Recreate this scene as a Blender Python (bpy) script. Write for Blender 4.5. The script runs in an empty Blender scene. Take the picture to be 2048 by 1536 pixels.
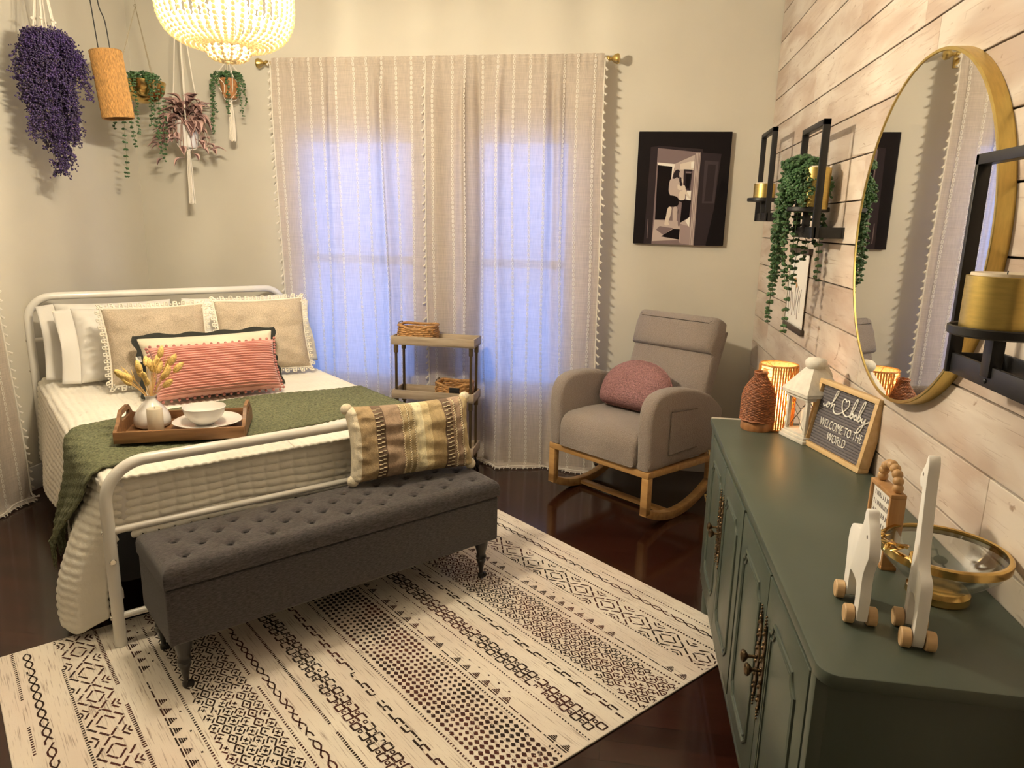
import bpy, bmesh, math, random
from mathutils import Vector, Matrix, noise

random.seed(7)
SC = bpy.context.scene
COL = SC.collection
PI = math.pi
R = math.radians
V = Vector

# ------------------------------------------------------------------ camera
f_px, yaw, pitch, roll = 1422.25, 0.154282530, 0.220603992, 0.0221982955
fwd = V((-math.sin(yaw) * math.cos(pitch), math.cos(yaw) * math.cos(pitch), -math.sin(pitch)))
rt = V((math.cos(yaw), math.sin(yaw), 0))
up = rt.cross(fwd)
rt2 = rt * math.cos(roll) + up * math.sin(roll)
up2 = up * math.cos(roll) - rt * math.sin(roll)
cam_d = bpy.data.cameras.new('camera')
cam_d.sensor_width = 36
cam_d.lens = f_px * 36 / 2048
cam_d.clip_start = 0.05
cam = bpy.data.objects.new('camera', cam_d)
COL.objects.link(cam)
m = Matrix((rt2, up2, -fwd)).transposed().to_4x4()
m.translation = V((0, 0, 1.5))
cam.matrix_world = m
SC.camera = cam

# ------------------------------------------------------------------ world, exposure
wld = bpy.data.worlds.new('dusk_sky')
SC.world = wld
wld.use_nodes = True
bg = wld.node_tree.nodes['Background']
bg.inputs['Color'].default_value = (0.13, 0.32, 1.0, 1)
bg.inputs['Strength'].default_value = 5.6
SC.view_settings.view_transform = 'Standard'
SC.view_settings.look = 'None'
SC.view_settings.gamma = 1
SC.view_settings.use_curve_mapping = False
SC.view_settings.exposure = 0.08
CHANDELIER_W = 66.0      # each of six bulbs
TABLE_LAMP_W = 8.0
WARM = (1.0, 0.87, 0.655)

# ------------------------------------------------------------------ materials
def _n(nt, t, **kw):
    n = nt.nodes.new(t)
    for k, v in kw.items():
        setattr(n, k, v)
    return n

MATS = {}
def mat(name, col, rough=0.6, metal=0.0, var=None, bump=None, coat=0.0, sheen=0.0, spec=0.5,
        stretch=(1, 1, 1), col2=None, alpha=1.0, emit=None, transl=0.0, voro=None, island=0.0):
    """var=(scale, amount) tone variation; bump=(scale, strength); stretch scales object coords."""
    if name in MATS:
        return MATS[name]
    M = bpy.data.materials.new(name)
    M.use_nodes = True
    nt = M.node_tree
    L = nt.links
    b = nt.nodes['Principled BSDF']
    out = nt.nodes['Material Output']
    b.inputs['Base Color'].default_value = (*col, 1)
    b.inputs['Roughness'].default_value = rough
    b.inputs['Metallic'].default_value = metal
    b.inputs['Specular IOR Level'].default_value = spec
    b.inputs['Coat Weight'].default_value = coat
    b.inputs['Coat Roughness'].default_value = 0.08
    b.inputs['Sheen Weight'].default_value = sheen
    tc = _n(nt, 'ShaderNodeTexCoord')
    mp = _n(nt, 'ShaderNodeMapping')
    mp.inputs['Scale'].default_value = stretch
    L.new(tc.outputs['Object'], mp.inputs['Vector'])
    if var or island:
        ns = _n(nt, 'ShaderNodeTexNoise')
        ns.inputs['Scale'].default_value = var[0] if var else 1
        ns.inputs['Detail'].default_value = 5
        L.new(mp.outputs['Vector'], ns.inputs['Vector'])
        mr = _n(nt, 'ShaderNodeMapRange')
        mr.inputs['From Min'].default_value = 0.32
        mr.inputs['From Max'].default_value = 0.68
        L.new(ns.outputs['Fac'], mr.inputs['Value'])
        mx = _n(nt, 'ShaderNodeMix', data_type='RGBA')
        a = var[1] if var else 0
        c2 = col2 if col2 else tuple(min(1, c * (1 + a)) for c in col)
        mx.inputs['A'].default_value = (*[c * (1 - a) for c in col], 1)
        mx.inputs['B'].default_value = (*c2, 1)
        L.new(mr.outputs['Result'], mx.inputs['Factor'])
        src = mx.outputs['Result']
        if island:
            ge = _n(nt, 'ShaderNodeNewGeometry')
            mr2 = _n(nt, 'ShaderNodeMapRange')
            mr2.inputs['To Min'].default_value = 1 - island
            mr2.inputs['To Max'].default_value = 1 + island
            L.new(ge.outputs['Random Per Island'], mr2.inputs['Value'])
            hs = _n(nt, 'ShaderNodeHueSaturation')
            L.new(mr2.outputs['Result'], hs.inputs['Value'])
            L.new(src, hs.inputs['Color'])
            src = hs.outputs['Color']
        L.new(src, b.inputs['Base Color'])
    if bump:
        if voro:
            nb = _n(nt, 'ShaderNodeTexVoronoi')
            o = 'Distance'
        else:
            nb = _n(nt, 'ShaderNodeTexNoise')
            nb.inputs['Detail'].default_value = 3
            o = 'Fac'
        nb.inputs['Scale'].default_value = bump[0]
        L.new(mp.outputs['Vector'], nb.inputs['Vector'])
        bp = _n(nt, 'ShaderNodeBump')
        bp.inputs['Strength'].default_value = bump[1]
        bp.inputs['Distance'].default_value = bump[2] if len(bump) > 2 else 0.004
        L.new(nb.outputs[o], bp.inputs['Height'])
        L.new(bp.outputs['Normal'], b.inputs['Normal'])
    if emit:
        b.inputs['Emission Color'].default_value = (*emit[0], 1)
        b.inputs['Emission Strength'].default_value = emit[1]
    if transl:
        tr = _n(nt, 'ShaderNodeBsdfTranslucent')
        tr.inputs['Color'].default_value = (*col, 1)
        ms = _n(nt, 'ShaderNodeMixShader')
        ms.inputs['Fac'].default_value = transl
        L.new(b.outputs['BSDF'], ms.inputs[1])
        L.new(tr.outputs['BSDF'], ms.inputs[2])
        L.new(ms.outputs['Shader'], out.inputs['Surface'])
    MATS[name] = M
    return M

def wood(name, c1, c2, rough=0.45, scale=6, axis=0, coat=0.0):
    st = [9, 9, 9]
    st[axis] = 0.9
    return mat(name, c1, rough, var=(scale, 0.0), col2=c2, stretch=tuple(st), bump=(scale * 3, 0.12), coat=coat)

def sheer_cloth(name, col, transl=0.42, clear=0.10):
    """woven curtain linen: slubs, light shining through, a little open weave"""
    M = bpy.data.materials.new(name)
    M.use_nodes = True
    nt = M.node_tree
    L = nt.links
    b = nt.nodes['Principled BSDF']
    out = nt.nodes['Material Output']
    b.inputs['Roughness'].default_value = 0.9
    b.inputs['Specular IOR Level'].default_value = 0.1
    tc = _n(nt, 'ShaderNodeTexCoord')
    ramps = []
    for sc_ in ((260, 260, 14), (9, 9, 420)):
        mp = _n(nt, 'ShaderNodeMapping')
        mp.inputs['Scale'].default_value = sc_
        L.new(tc.outputs['Object'], mp.inputs['Vector'])
        ns = _n(nt, 'ShaderNodeTexNoise')
        ns.inputs['Scale'].default_value = 1
        ns.inputs['Detail'].default_value = 2
        L.new(mp.outputs['Vector'], ns.inputs['Vector'])
        ramps.append(ns.outputs['Fac'])
    ad = _n(nt, 'ShaderNodeMath', operation='ADD')
    L.new(ramps[0], ad.inputs[0])
    L.new(ramps[1], ad.inputs[1])
    mr = _n(nt, 'ShaderNodeMapRange')
    mr.inputs['From Min'].default_value = 0.75
    mr.inputs['From Max'].default_value = 1.25
    L.new(ad.outputs[0], mr.inputs['Value'])
    mx = _n(nt, 'ShaderNodeMix', data_type='RGBA')
    mx.inputs['A'].default_value = (*[c * 0.88 for c in col], 1)
    mx.inputs['B'].default_value = (*[min(1, c * 1.12) for c in col], 1)
    L.new(mr.outputs['Result'], mx.inputs['Factor'])
    L.new(mx.outputs['Result'], b.inputs['Base Color'])
    tr = _n(nt, 'ShaderNodeBsdfTranslucent')
    L.new(mx.outputs['Result'], tr.inputs['Color'])
    m1 = _n(nt, 'ShaderNodeMixShader')
    m1.inputs['Fac'].default_value = transl
    L.new(b.outputs['BSDF'], m1.inputs[1])
    L.new(tr.outputs['BSDF'], m1.inputs[2])
    tp = _n(nt, 'ShaderNodeBsdfTransparent')
    m2 = _n(nt, 'ShaderNodeMixShader')
    m2.inputs['Fac'].default_value = clear
    L.new(m1.outputs['Shader'], m2.inputs[1])
    L.new(tp.outputs['BSDF'], m2.inputs[2])
    L.new(m2.outputs['Shader'], out.inputs['Surface'])
    MATS[name] = M
    return M

def clear_glass(name, tint=(1, 1, 1), refl=0.08):
    M = bpy.data.materials.new(name)
    M.use_nodes = True
    nt = M.node_tree
    L = nt.links
    out = nt.nodes['Material Output']
    nt.nodes.remove(nt.nodes['Principled BSDF'])
    tp = _n(nt, 'ShaderNodeBsdfTransparent')
    tp.inputs['Color'].default_value = (*tint, 1)
    gl = _n(nt, 'ShaderNodeBsdfGlossy')
    gl.inputs['Roughness'].default_value = 0.02
    lw = _n(nt, 'ShaderNodeFresnel')
    lw.inputs['IOR'].default_value = 1.5
    ad = _n(nt, 'ShaderNodeMath', operation='ADD')
    ad.operation = 'MULTIPLY_ADD'
    ad.inputs[1].default_value = 0.4
    ad.inputs[2].default_value = refl - 0.02
    L.new(lw.outputs['Fac'], ad.inputs[0])
    ms = _n(nt, 'ShaderNodeMixShader')
    L.new(ad.outputs[0], ms.inputs['Fac'])
    L.new(tp.outputs['BSDF'], ms.inputs[1])
    L.new(gl.outputs['BSDF'], ms.inputs[2])
    L.new(ms.outputs['Shader'], out.inputs['Surface'])
    MATS[name] = M
    return M

def glowing_glass(name, col, strength):
    M = bpy.data.materials.new(name)
    M.use_nodes = True
    nt = M.node_tree
    nt.nodes.remove(nt.nodes['Principled BSDF'])
    tp = _n(nt, 'ShaderNodeBsdfTransparent')
    em = _n(nt, 'ShaderNodeEmission')
    em.inputs['Color'].default_value = (*col, 1)
    em.inputs['Strength'].default_value = strength
    ms = _n(nt, 'ShaderNodeMixShader')
    ms.inputs['Fac'].default_value = 0.3
    nt.links.new(tp.outputs[0], ms.inputs[1])
    nt.links.new(em.outputs[0], ms.inputs[2])
    nt.links.new(ms.outputs[0], nt.nodes['Material Output'].inputs['Surface'])
    return M

# ------------------------------------------------------------------ mesh builder
def frame_of(t):
    t = t.normalized()
    a = V((0, 0, 1)) if abs(t.z) < 0.9 else V((1, 0, 0))
    s = t.cross(a).normalized()
    return s, s.cross(t).normalized()

BALLS = {}
def ball_template(seg, rings):
    k = (seg, rings)
    if k not in BALLS:
        vs = [V((0, 0, -1))]
        for i in range(1, rings):
            p = -PI / 2 + PI * i / rings
            for j in range(seg):
                a = 2 * PI * j / seg
                vs.append(V((math.cos(p) * math.cos(a), math.cos(p) * math.sin(a), math.sin(p))))
        vs.append(V((0, 0, 1)))
        fs = []
        for j in range(seg):
            fs.append((0, 1 + (j + 1) % seg, 1 + j))
        for i in range(rings - 2):
            for j in range(seg):
                a = 1 + i * seg + j
                b = 1 + i * seg + (j + 1) % seg
                fs.append((a, b, b + seg, a + seg))
        n = len(vs) - 1
        o = 1 + (rings - 2) * seg
        for j in range(seg):
            fs.append((o + j, o + (j + 1) % seg, n))
        BALLS[k] = (vs, fs)
    return BALLS[k]

class MB:
    def __init__(self):
        self.v, self.f, self.m = [], [], []
        self.T = Matrix.Identity(4)
        self.mi = 0
    def add(self, vs, fs, M=None):
        T = self.T @ M if M is not None else self.T
        o = len(self.v)
        self.v += [tuple(T @ V(p)) for p in vs]
        self.f += [tuple(i + o for i in f) for f in fs]
        self.m += [self.mi] * len(fs)
        return self
    def box(self, c, s, bev=0.0, M=None, seg=2):
        bm = bmesh.new()
        bmesh.ops.create_cube(bm, size=1)
        for v in bm.verts:
            v.co = V((v.co.x * s[0], v.co.y * s[1], v.co.z * s[2]))
        if bev > 0:
            bmesh.ops.bevel(bm, geom=list(bm.edges), offset=min(bev, min(s) * 0.49), segments=seg, profile=0.5, affect='EDGES')
        bm.verts.index_update()
        vs = [v.co + V(c) for v in bm.verts]
        fs = [[v.index for v in f.verts] for f in bm.faces]
        bm.free()
        return self.add(vs, fs, M)
    def b2(self, lo, hi, bev=0.0, M=None, seg=2):
        return self.box([(a + b) / 2 for a, b in zip(lo, hi)], [abs(b - a) for a, b in zip(lo, hi)], bev, M, seg)
    def tube(self, path, r, seg=10, closed=False, caps=True, radii=None):
        P = [V(p) for p in path]
        n = len(P)
        vs, fs = [], []
        s = None
        for i in range(n):
            if closed:
                t = P[(i + 1) % n] - P[i - 1]
            else:
                t = P[min(i + 1, n - 1)] - P[max(i - 1, 0)]
            if t.length < 1e-9:
                t = V((0, 0, 1))
            t.normalize()
            if s is None:
                s, u = frame_of(t)
            else:
                s = (s - t * s.dot(t))
                s = s.normalized() if s.length > 1e-6 else frame_of(t)[0]
                u = s.cross(t).normalized()
            rr = radii[i] if radii else r
            for j in range(seg):
                a = 2 * PI * j / seg
                vs.append(P[i] + (s * math.cos(a) + u * math.sin(a)) * rr)
        for i in range(n if closed else n - 1):
            for j in range(seg):
                a, b = i * seg + j, i * seg + (j + 1) % seg
                c, d = ((i + 1) % n) * seg + (j + 1) % seg, ((i + 1) % n) * seg + j
                fs.append((a, b, c, d))
        if caps and not closed:
            fs.append(tuple(range(seg)))
            fs.append(tuple((n - 1) * seg + j for j in reversed(range(seg))))
        return self.add(vs, fs)
    def lathe(self, prof, c=(0, 0, 0), seg=28, M=None, squash=None):
        vs, fs = [], []
        for r, z in prof:
            for j in range(seg):
                a = 2 * PI * j / seg
                rr = max(r, 1e-5) * (squash(a, z) if squash else 1)
                vs.append((c[0] + rr * math.cos(a), c[1] + rr * math.sin(a), c[2] + z))
        for i in range(len(prof) - 1):
            for j in range(seg):
                a, b = i * seg + j, i * seg + (j + 1) % seg
                fs.append((a, b, b + seg, a + seg))
        return self.add(vs, fs, M)
    def ball(self, c, r, seg=10, rings=7, M=None, sc=(1, 1, 1)):
        vs, fs = ball_template(seg, rings)
        r3 = [r * k for k in sc]
        c = V(c)
        return self.add([V((p.x * r3[0], p.y * r3[1], p.z * r3[2])) + c for p in vs], fs, M)
    def prism(self, poly, d0, d1, axis='y', bev=0.0, seg=2, M=None):
        """poly in the two axes other than `axis` (in xyz order), extruded d0..d1"""
        def P(a, b, d):
            return {'x': (d, a, b), 'y': (a, d, b), 'z': (a, b, d)}[axis]
        n = len(poly)
        bm = bmesh.new()
        A = [bm.verts.new(P(a, b, d0)) for a, b in poly]
        B = [bm.verts.new(P(a, b, d1)) for a, b in poly]
        bm.faces.new(A)
        bm.faces.new(list(reversed(B)))
        for i in range(n):
            bm.faces.new((A[i], B[i], B[(i + 1) % n], A[(i + 1) % n]))
        bmesh.ops.recalc_face_normals(bm, faces=list(bm.faces))
        if bev > 0:
            es = [e for e in bm.edges if len(set(v in A for v in e.verts)) == 1]
            bmesh.ops.bevel(bm, geom=es, offset=bev, segments=seg, profile=0.5, affect='EDGES')
        bm.verts.index_update()
        vs = [v.co.copy() for v in bm.verts]
        fs = [[v.index for v in f.verts] for f in bm.faces]
        bm.free()
        return self.add(vs, fs, M)
    def grid(self, fn, nu, nv, closed_u=False):
        vs = [fn(i / (nu if closed_u else nu - 1), j / (nv - 1)) for j in range(nv) for i in range(nu)]
        fs = []
        for j in range(nv - 1):
            for i in range(nu if closed_u else nu - 1):
                a, b = j * nu + i, j * nu + (i + 1) % nu
                fs.append((a, b, b + nu, a + nu))
        return self.add(vs, fs)
    def build(self, name, mats, parent=None, smooth=True, ang=40, weld=0.0, sub=0):
        me = bpy.data.meshes.new(name)
        me.from_pydata(self.v, [], self.f)
        for mm in (mats if isinstance(mats, (list, tuple)) else [mats]):
            me.materials.append(mm)
        if any(self.m):
            me.polygons.foreach_set('material_index', self.m)
        bm = bmesh.new()
        bm.from_mesh(me)
        if weld:
            bmesh.ops.remove_doubles(bm, verts=list(bm.verts), dist=weld)
        bmesh.ops.recalc_face_normals(bm, faces=list(bm.faces))
        bm.to_mesh(me)
        bm.free()
        if smooth:
            me.polygons.foreach_set('use_smooth', [True] * len(me.polygons))
            me.set_sharp_from_angle(angle=R(ang))
        me.update()
        o = bpy.data.objects.new(name, me)
        COL.objects.link(o)
        if sub:
            md = o.modifiers.new('subdivision', 'SUBSURF')
            md.levels = md.render_levels = sub
        if parent:
            o.parent = parent
        return o

def tag(o, label, cat, group=None):
    o['label'] = label
    o['category'] = cat
    if group:
        o['group'] = group
    return o

def thing(name, label, cat, loc=(0, 0, 0), rotz=0.0, group=None, rot=None):
    o = bpy.data.objects.new(name, None)
    o.empty_display_size = 0.1
    COL.objects.link(o)
    o.location = loc
    o.rotation_euler = rot if rot else (0, 0, rotz)
    return tag(o, label, cat, group)

def struct(o):
    o['kind'] = 'structure'
    return o

def copy_tree(o, parent=None):
    c = o.copy()
    COL.objects.link(c)
    if parent:
        c.parent = parent
    for ch in [x for x in bpy.data.objects if x.parent == o and x != c]:
        copy_tree(ch, c)
    return c

def dupe(o, parent=None, loc=None, rot=None):
    c = o.copy()
    COL.objects.link(c)
    if parent:
        c.parent = parent
    if loc is not None:
        c.location = loc
    if rot is not None:
        c.rotation_euler = rot
    return c

def arc(c, r, a0, a1, n, ax='xz'):
    out = []
    for i in range(n + 1):
        a = R(a0 + (a1 - a0) * i / n)
        p, q = r * math.cos(a), r * math.sin(a)
        out.append(V(c) + (V((p, 0, q)) if ax == 'xz' else V((p, q, 0)) if ax == 'xy' else V((0, p, q))))
    return out

def lerp(a, b, t):
    return a + (b - a) * t

def smooth01(t):
    t = max(0.0, min(1.0, t))
    return t * t * (3 - 2 * t)

def crom(pts, n):
    """Catmull-Rom through pts, n samples per span"""
    P = [V(p) for p in pts]
    out = []
    for i in range(len(P) - 1):
        p0, p1, p2, p3 = P[max(i - 1, 0)], P[i], P[i + 1], P[min(i + 2, len(P) - 1)]
        for k in range(n):
            t = k / n
            out.append(0.5 * ((2 * p1) + (p2 - p0) * t + (2 * p0 - 5 * p1 + 4 * p2 - p3) * t * t + (3 * p1 - p0 - 3 * p2 + p3) * t ** 3))
    out.append(P[-1])
    return out

# ------------------------------------------------------------------ palette
WALL = mat('painted_greige_wall', (0.58, 0.545, 0.46), 0.75, var=(3, 0.03), bump=(180, 0.06))
CEIL = mat('painted_white_ceiling', (0.80, 0.78, 0.74), 0.85, bump=(90, 0.08))
TRIM = mat('painted_white_trim', (0.72, 0.70, 0.66), 0.4)
GAP = mat('dark_plank_gap', (0.03, 0.018, 0.012), 0.9)
LINEN = sheer_cloth('curtain_linen', (0.63, 0.55, 0.47), 0.38, 0.04)
STITCH = mat('white_chain_stitch', (0.90, 0.86, 0.78), 0.8, transl=0.45)
WHITE_METAL = mat('white_enamel_tube', (0.80, 0.77, 0.70), 0.3, coat=0.3)
CHROME = mat('bright_bolt', (0.7, 0.68, 0.62), 0.2, 1.0)
BRASS = mat('brushed_brass', (0.60, 0.44, 0.16), 0.28, 1.0, var=(40, 0.08), stretch=(1, 1, 8))
GOLD = mat('satin_gold', (0.63, 0.475, 0.155), 0.36, 1.0, var=(30, 0.08), stretch=(1, 1, 6))
BLACK = mat('black_powder_coat', (0.012, 0.012, 0.013), 0.42)
PEARL_GREEN = mat('succulent_green', (0.050, 0.115, 0.042), 0.45, var=(25, 0.35), island=0.35)
STEM_GREEN = mat('plant_stem', (0.07, 0.12, 0.04), 0.6)
ROPE = mat('cotton_rope', (0.74, 0.68, 0.58), 0.9, bump=(260, 0.5))
WICKER = mat('honey_wicker', (0.42, 0.22, 0.075), 0.6, var=(60, 0.35), bump=(150, 0.5))
GREEN_PAINT = mat('dark_green_paint', (0.070, 0.088, 0.068), 0.38, var=(4, 0.04), bump=(70, 0.03))
PINE = wood('light_pine', (0.58, 0.38, 0.19), (0.70, 0.49, 0.27), 0.5, 4, 2)
# ------------------------------------------------------------------ room shell
XL, XR, YB, YF, ZC = -3.195, 0.771, 4.416, -2.6, 2.9

def whitewash():
    M = bpy.data.materials.new('whitewashed_shiplap')
    M.use_nodes = True
    nt = M.node_tree
    L = nt.links
    b = nt.nodes['Principled BSDF']
    b.inputs['Roughness'].default_value = 0.62
    tc = _n(nt, 'ShaderNodeTexCoord')
    ge = _n(nt, 'ShaderNodeNewGeometry')
    cx = _n(nt, 'ShaderNodeVectorMath', operation='SCALE')
    cb = _n(nt, 'ShaderNodeCombineXYZ')
    for k in 'XYZ':
        L.new(ge.outputs['Random Per Island'], cb.inputs[k])
    cx.inputs['Scale'].default_value = 37.0
    L.new(cb.outputs[0], cx.inputs[0])
    ad = _n(nt, 'ShaderNodeVectorMath', operation='ADD')
    L.new(tc.outputs['Object'], ad.inputs[0])
    L.new(cx.outputs[0], ad.inputs[1])
    def nz(scale, detail, dist=0.0):
        mp = _n(nt, 'ShaderNodeMapping')
        mp.inputs['Scale'].default_value = scale
        L.new(ad.outputs[0], mp.inputs['Vector'])
        n = _n(nt, 'ShaderNodeTexNoise')
        n.inputs['Scale'].default_value = 1
        n.inputs['Detail'].default_value = detail
        n.inputs['Distortion'].default_value = dist
        L.new(mp.outputs['Vector'], n.inputs['Vector'])
        return n.outputs['Fac']
    def rng(s, a, c):
        r = _n(nt, 'ShaderNodeMapRange')
        r.inputs['From Min'].default_value = a
        r.inputs['From Max'].default_value = c
        L.new(s, r.inputs['Value'])
        return r.outputs['Result']
    def mix(f, A, B):
        mx = _n(nt, 'ShaderNodeMix', data_type='RGBA')
        L.new(f, mx.inputs['Factor'])
        for s, k in ((A, 'A'), (B, 'B')):
            if isinstance(s, tuple):
                mx.inputs[k].default_value = (*s, 1)
            else:
                L.new(s, mx.inputs[k])
        return mx.outputs['Result']
    big = rng(nz((3, 2.2, 9), 4, 0.6), 0.36, 0.64)
    c = mix(big, (0.66, 0.59, 0.51), (0.49, 0.385, 0.31))
    streak = rng(nz((20, 5, 90), 6, 1.2), 0.58, 0.76)
    c = mix(streak, c, (0.44, 0.335, 0.26))
    knots = rng(nz((9, 9, 17), 5, 2.5), 0.66, 0.74)
    c = mix(knots, c, (0.33, 0.235, 0.17))
    hs = _n(nt, 'ShaderNodeHueSaturation')
    r2 = _n(nt, 'ShaderNodeMapRange')
    r2.inputs['To Min'].default_value = 0.86
    r2.inputs['To Max'].default_value = 1.10
    L.new(ge.outputs['Random Per Island'], r2.inputs['Value'])
    L.new(r2.outputs['Result'], hs.inputs['Value'])
    L.new(c, hs.inputs['Color'])
    L.new(hs.outputs['Color'], b.inputs['Base Color'])
    bp = _n(nt, 'ShaderNodeBump')
    bp.inputs['Strength'].default_value = 0.25
    bp.inputs['Distance'].default_value = 0.003
    L.new(streak, bp.inputs['Height'])
    bp.invert = True
    L.new(bp.outputs['Normal'], b.inputs['Normal'])
    return M

def floor_mat():
    M = bpy.data.materials.new('dark_mahogany_floor')
    M.use_nodes = True
    nt = M.node_tree
    L = nt.links
    b = nt.nodes['Principled BSDF']
    b.inputs['Specular IOR Level'].default_value = 0.35
    b.inputs['Coat Weight'].default_value = 0.25
    b.inputs['Coat Roughness'].default_value = 0.10
    tc = _n(nt, 'ShaderNodeTexCoord')
    br = _n(nt, 'ShaderNodeTexBrick')
    br.offset = 0.37
    br.inputs['Scale'].default_value = 1
    br.inputs['Brick Width'].default_value = 1.1
    br.inputs['Row Height'].default_value = 0.085
    br.inputs['Mortar Size'].default_value = 0.0012
    br.inputs['Color1'].default_value = (0.018, 0.0055, 0.0035, 1)
    br.inputs['Color2'].default_value = (0.034, 0.010, 0.006, 1)
    br.inputs['Mortar'].default_value = (0.004, 0.002, 0.0015, 1)
    L.new(tc.outputs['Object'], br.inputs['Vector'])
    mp = _n(nt, 'ShaderNodeMapping')
    mp.inputs['Scale'].default_value = (2, 40, 1)
    L.new(tc.outputs['Object'], mp.inputs['Vector'])
    ns = _n(nt, 'ShaderNodeTexNoise')
    ns.inputs['Scale'].default_value = 1.5
    ns.inputs['Detail'].default_value = 6
    L.new(mp.outputs['Vector'], ns.inputs['Vector'])
    mx = _n(nt, 'ShaderNodeMix', data_type='RGBA', blend_type='MULTIPLY')
    mx.inputs['Factor'].default_value = 0.75
    L.new(br.outputs['Color'], mx.inputs['A'])
    cr = _n(nt, 'ShaderNodeMapRange')
    cr.inputs['To Min'].default_value = 0.3
    cr.inputs['To Max'].default_value = 1.9
    L.new(ns.outputs['Fac'], cr.inputs['Value'])
    L.new(cr.outputs['Result'], mx.inputs['B'])
    L.new(mx.outputs['Result'], b.inputs['Base Color'])
    n2 = _n(nt, 'ShaderNodeTexNoise')
    n2.inputs['Scale'].default_value = 5
    n2.inputs['Detail'].default_value = 6
    L.new(tc.outputs['Object'], n2.inputs['Vector'])
    r3 = _n(nt, 'ShaderNodeMapRange')
    r3.inputs['To Min'].default_value = 0.06
    r3.inputs['To Max'].default_value = 0.22
    L.new(n2.outputs['Fac'], r3.inputs['Value'])
    L.new(r3.outputs['Result'], b.inputs['Roughness'])
    return M

FLOOR = floor_mat()
SHIP = whitewash()

mb = MB(); mb.b2((XL - .12, YF - .12, -.06), (XR + .12, YB + .12, 0))
struct(mb.build('floor', FLOOR, smooth=False))
mb = MB(); mb.b2((XL - .12, YF - .12, ZC), (XR + .12, YB + .12, ZC + .06))
struct(mb.build('ceiling', CEIL, smooth=False))
mb = MB(); mb.b2((XL - .12, YF, 0), (XL, YB + .12, ZC))
struct(mb.build('wall_left', WALL, smooth=False))
mb = MB(); mb.b2((XL - .12, YF - .12, 0), (XR + .12, YF, ZC))
struct(mb.build('wall_front', WALL, smooth=False))

WIN = [(-2.09, -1.29), (-0.95, -0.33)]
WZ0, WZ1 = 0.44, 2.03
mb = MB()
xs = [XL] + [x for w in WIN for x in w] + [XR + .12]
for a, b in zip(xs[0::2], xs[1::2]):
    mb.b2((a, YB, 0), (b, YB + .12, ZC))
for a, b in WIN:
    mb.b2((a, YB, 0), (b, YB + .12, WZ0))
    mb.b2((a, YB, WZ1), (b, YB + .12, ZC))
struct(mb.build('wall_back', WALL, smooth=False))

mb = MB()
mb.mi = 1
mb.b2((XR + .0135, YF, 0), (XR + .12, YB, ZC))
mb.mi = 0
k = -1
rr = random.Random(11)
while True:
    z0 = -0.0435 + 0.15 * k
    z1 = min(z0 + 0.15, ZC)
    z0 = max(z0, 0.0)
    k += 1
    if z1 <= 0.02:
        continue
    if z0 >= ZC - .01:
        break
    y = YB - 0.002
    ln = rr.uniform(0.25, 1.22)
    while y > YF + .01:
        y2 = max(y - ln, YF)
        if y - y2 > 0.006:
            mb.box((XR + .007, (y + y2) / 2, (z0 + z1) / 2), (.013, y - y2 - .0014, z1 - z0 - .0048), 0.0014, seg=1)
        y = y2
        ln = 1.22
struct(mb.build('wall_right', [SHIP, GAP], smooth=False))

def skirting(name, lo, hi):
    mb = MB()
    mb.b2(lo, hi, 0.004)
    return struct(mb.build(name, TRIM))
skirting('baseboard_back', (XL + .016, YB - .015, 0), (XR - .002, YB, .135))
skirting('baseboard_left', (XL, YF, 0), (XL + .015, YB - .001, .135))

GLASS = clear_glass('window_glass', (0.97, 0.99, 1.0), 0.09)
for i, (a, b) in enumerate(WIN):
    mb = MB()
    y0, y1 = YB + .005, YB + .10
    for lo, hi in (((a, y0, WZ0), (a + .05, y1, WZ1)), ((b - .05, y0, WZ0), (b, y1, WZ1)), ((a, y0, WZ1 - .05), (b, y1, WZ1)), ((a, y0, WZ0), (b, y1, WZ0 + .06))):
        mb.b2(lo, hi, .003)
    mb.b2((a + .04, YB + .03, 1.235), (b - .04, YB + .08, 1.285), .003)
    mb.b2((a - .07, YB - .022, WZ0 - .03), (b + .07, YB + .02, WZ0), .004)          # stool
    mb.b2((a - .075, YB - .014, WZ0), (a, YB, WZ1 + .075), .003)
    mb.b2((b, YB - .014, WZ0), (b + .075, YB, WZ1 + .075), .003)
    mb.b2((a, YB - .014, WZ1), (b, YB, WZ1 + .075), .003)
    w = struct(mb.build('window_%d' % (i + 1), TRIM))
    for z0, z1, yy in ((1.28, WZ1 - .045, .045), (WZ0 + .055, 1.24, .065)):
        g = MB()
        g.b2((a + .045, YB + yy, z0), (b - .045, YB + yy + .005, z1))
        g.build('glass', GLASS, w, smooth=False)

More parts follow.
